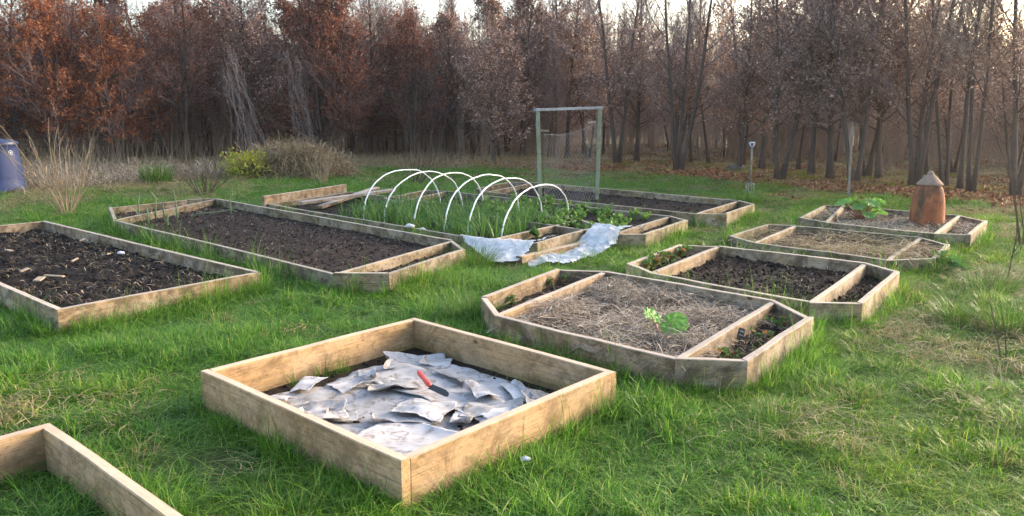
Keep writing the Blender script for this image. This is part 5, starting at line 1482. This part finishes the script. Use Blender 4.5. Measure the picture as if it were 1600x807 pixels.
tag(b.build('dead_stalks', [M['stem_tan'], M['straw']]), 'tangle of tall dead stalks and brambles below the copper beeches', 'dead stalks', kind='stuff')
# brown brush along the foot of the middle trees
n = 2600
y = rd.uniform(23.5, 32, n); x = rd.uniform(-.26, .12, n) * y
b = MB(); b.add(*twigs(np.stack([x, y, np.full(n, -.03)], 1), np.stack([rd.normal(0, .4, n), rd.normal(0, .4, n), np.ones(n)], 1), rd.uniform(.12, .5, n), rd.uniform(.003, .007, n), rd, .15)[:2])
tag(b.build('brushwood', M['stem_tan']), 'tan brown brush and bramble below the middle trees', 'brush', kind='stuff')

def vine(loc, top, label, n, wtop, wbot, seed):
    rng = np.random.default_rng(seed); r = thing('dry_vine', label, 'vine', (loc[0], loc[1], 0), 0, 'dead vines hanging from the beeches')
    b = MB()
    for q in range(n):
        u = rng.normal(0, 1); v = rng.normal(0, .35); h1 = top[1] * rng.uniform(.75, 1.04)
        p = []
        for t in np.linspace(0, 1, 9):
            z = h1 * (1 - t); wd = wtop + (wbot - wtop) * t ** 1.6
            p.append((top[0] * (1 - t) ** .8 + u * wd + rng.normal(0, .075), v * wd + rng.normal(0, .05), z * rng.uniform(.98, 1.02)))
        b.add(*tube(p, rng.uniform(.0025, .0055), 3, False))
    b.build('strands', M['vine'], r); return r
vine((-8.237, 26.199, 0.000), (-.75, 3.7), 'first pale dry vine, a wide curtain hanging down to the hay heap', 34, .10, .30, 1)
vine((-6.430, 26.870, 0.000), (-.55, 3.5), 'thin pale dry vine hanging past the hay heap top', 16, .05, .16, 2)
vine((-7.003, 26.870, 0.000), (-.25, 3.6), 'narrowest pale dry vine hanging right over the hay heap', 10, .05, .09, 3)

# hay heap
hb = np.array((-5.724, 21.382, 0.000)); hp = thing('hay_heap', 'rounded heap of old hay and cut grass below the hanging vines', 'heap', (hb[0], hb[1], 0))
g, h = np.meshgrid(np.linspace(-1.25, 1.25, 50), np.linspace(-1.2, 1.2, 40)); rr2 = (g / 1.0) ** 2 + (h / 1.0) ** 2
prof = lambda a, c: np.maximum(0, 1 - (np.abs(a - .0) ** 2.0 + np.abs(c) ** 2.0)) ** .62
hz = .72 * prof(g, h) * (1 - .28 * np.clip(g, 0, 1.2)) * (.80 + .4 * fbm(g * 3 + 5, h * 3 + 5, 15, 4)) - .05
b = MB(); i_ = (np.arange(39)[:, None] * 50 + np.arange(49)[None, :]).ravel()
b.add(np.stack([g.ravel() * 1.55, h.ravel() * 1.2, hz.ravel()], 1), np.stack([i_, i_ + 1, i_ + 51, i_ + 50], 1))
M['hay_base'] = mat_soil('matted hay', (.06, .045, .024), (.20, .155, .085))
b.build('mound', M['hay_base'], hp, (0, 0, 0), True)
n = 9000; a = rd.uniform(-1.02, 1.02, n); c = rd.uniform(-1.02, 1.02, n); k = a * a + c * c < 1.03; a, c = a[k], c[k]; n = len(a)
z = .72 * prof(a, c) * (1 - .28 * np.clip(a, 0, 1.2)) * (.80 + .4 * fbm(a * 3 + 5, c * 3 + 5, 15, 4)) - .03
b = MB(); b.add(*strands(np.stack([a * 1.55, c * 1.2, z], 1), rd.uniform(0, 6.28, n), rd.uniform(.2, .7, n), rd.uniform(.005, .012, n), rd, 4, .12, .45))
tag(b.build('hay', M['hay'], hp), kind='stuff')

# yellow-green shrub
yl = np.array((-6.674, 20.340, 0.000)); ys = thing('evergreen_shrub', 'small yellow-green evergreen shrub beside the hay heap', 'shrub', (yl[0], yl[1], 0))
n = 1100; u = rd.normal(0, 1, (n, 3)); u /= np.linalg.norm(u, axis=1)[:, None]; rad = rd.uniform(.45, 1.05, n)[:, None] * (.35 + 1.3 * fbm(u[:, 0] * 2 + 9, u[:, 2] * 2 + u[:, 1] + 9, 19, 3))[:, None]
pp = u * rad * np.array([.62, .45, .42]) + np.array([0, 0, .32]); k = pp[:, 2] > .02
b = MB(); b.add(*leaves(pp[k], u[k] * 1.2, .085 * rd.uniform(.7, 1.3, k.sum()), rd, -.2, .5)); b.build('foliage', M['yellow_leaf'], ys)
b = MB()
for q in range(9):
    a_ = q * .7; b.add(*tube([(0, 0, -.03), (math.cos(a_) * .15, math.sin(a_) * .12, .2), (math.cos(a_) * .4, math.sin(a_) * .3, .45)], [.012, .009, .004], 5, False))
b.build('stems', M['stem_dark'], ys)

# ------------------------------------------------------------------ thin evening haze in the air
m, nt, out = new_mat('evening haze')
pv = nt.nodes.new('ShaderNodeVolumePrincipled'); pv.inputs['Density'].default_value = .0006
pv.inputs['Color'].default_value = (.92, .86, .84, 1); pv.inputs['Anisotropy'].default_value = .6
nt.links.new(pv.outputs[0], out.inputs['Volume'])
M['haze'] = m
x0, x1, y0, y1, z0, z1 = -75, 75, -12, 86, -1.6, 12.5
b = MB(); b.add([(x0, y0, z0), (x1, y0, z0), (x1, y1, z0), (x0, y1, z0), (x0, y0, z1), (x1, y0, z1), (x1, y1, z1), (x0, y1, z1)],
                np.array([(0, 3, 2, 1), (4, 5, 6, 7), (0, 1, 5, 4), (1, 2, 6, 5), (2, 3, 7, 6), (3, 0, 4, 7)]))
tag(b.build('haze', M['haze']), 'thin pale evening haze filling the air over the garden', 'haze', kind='stuff')
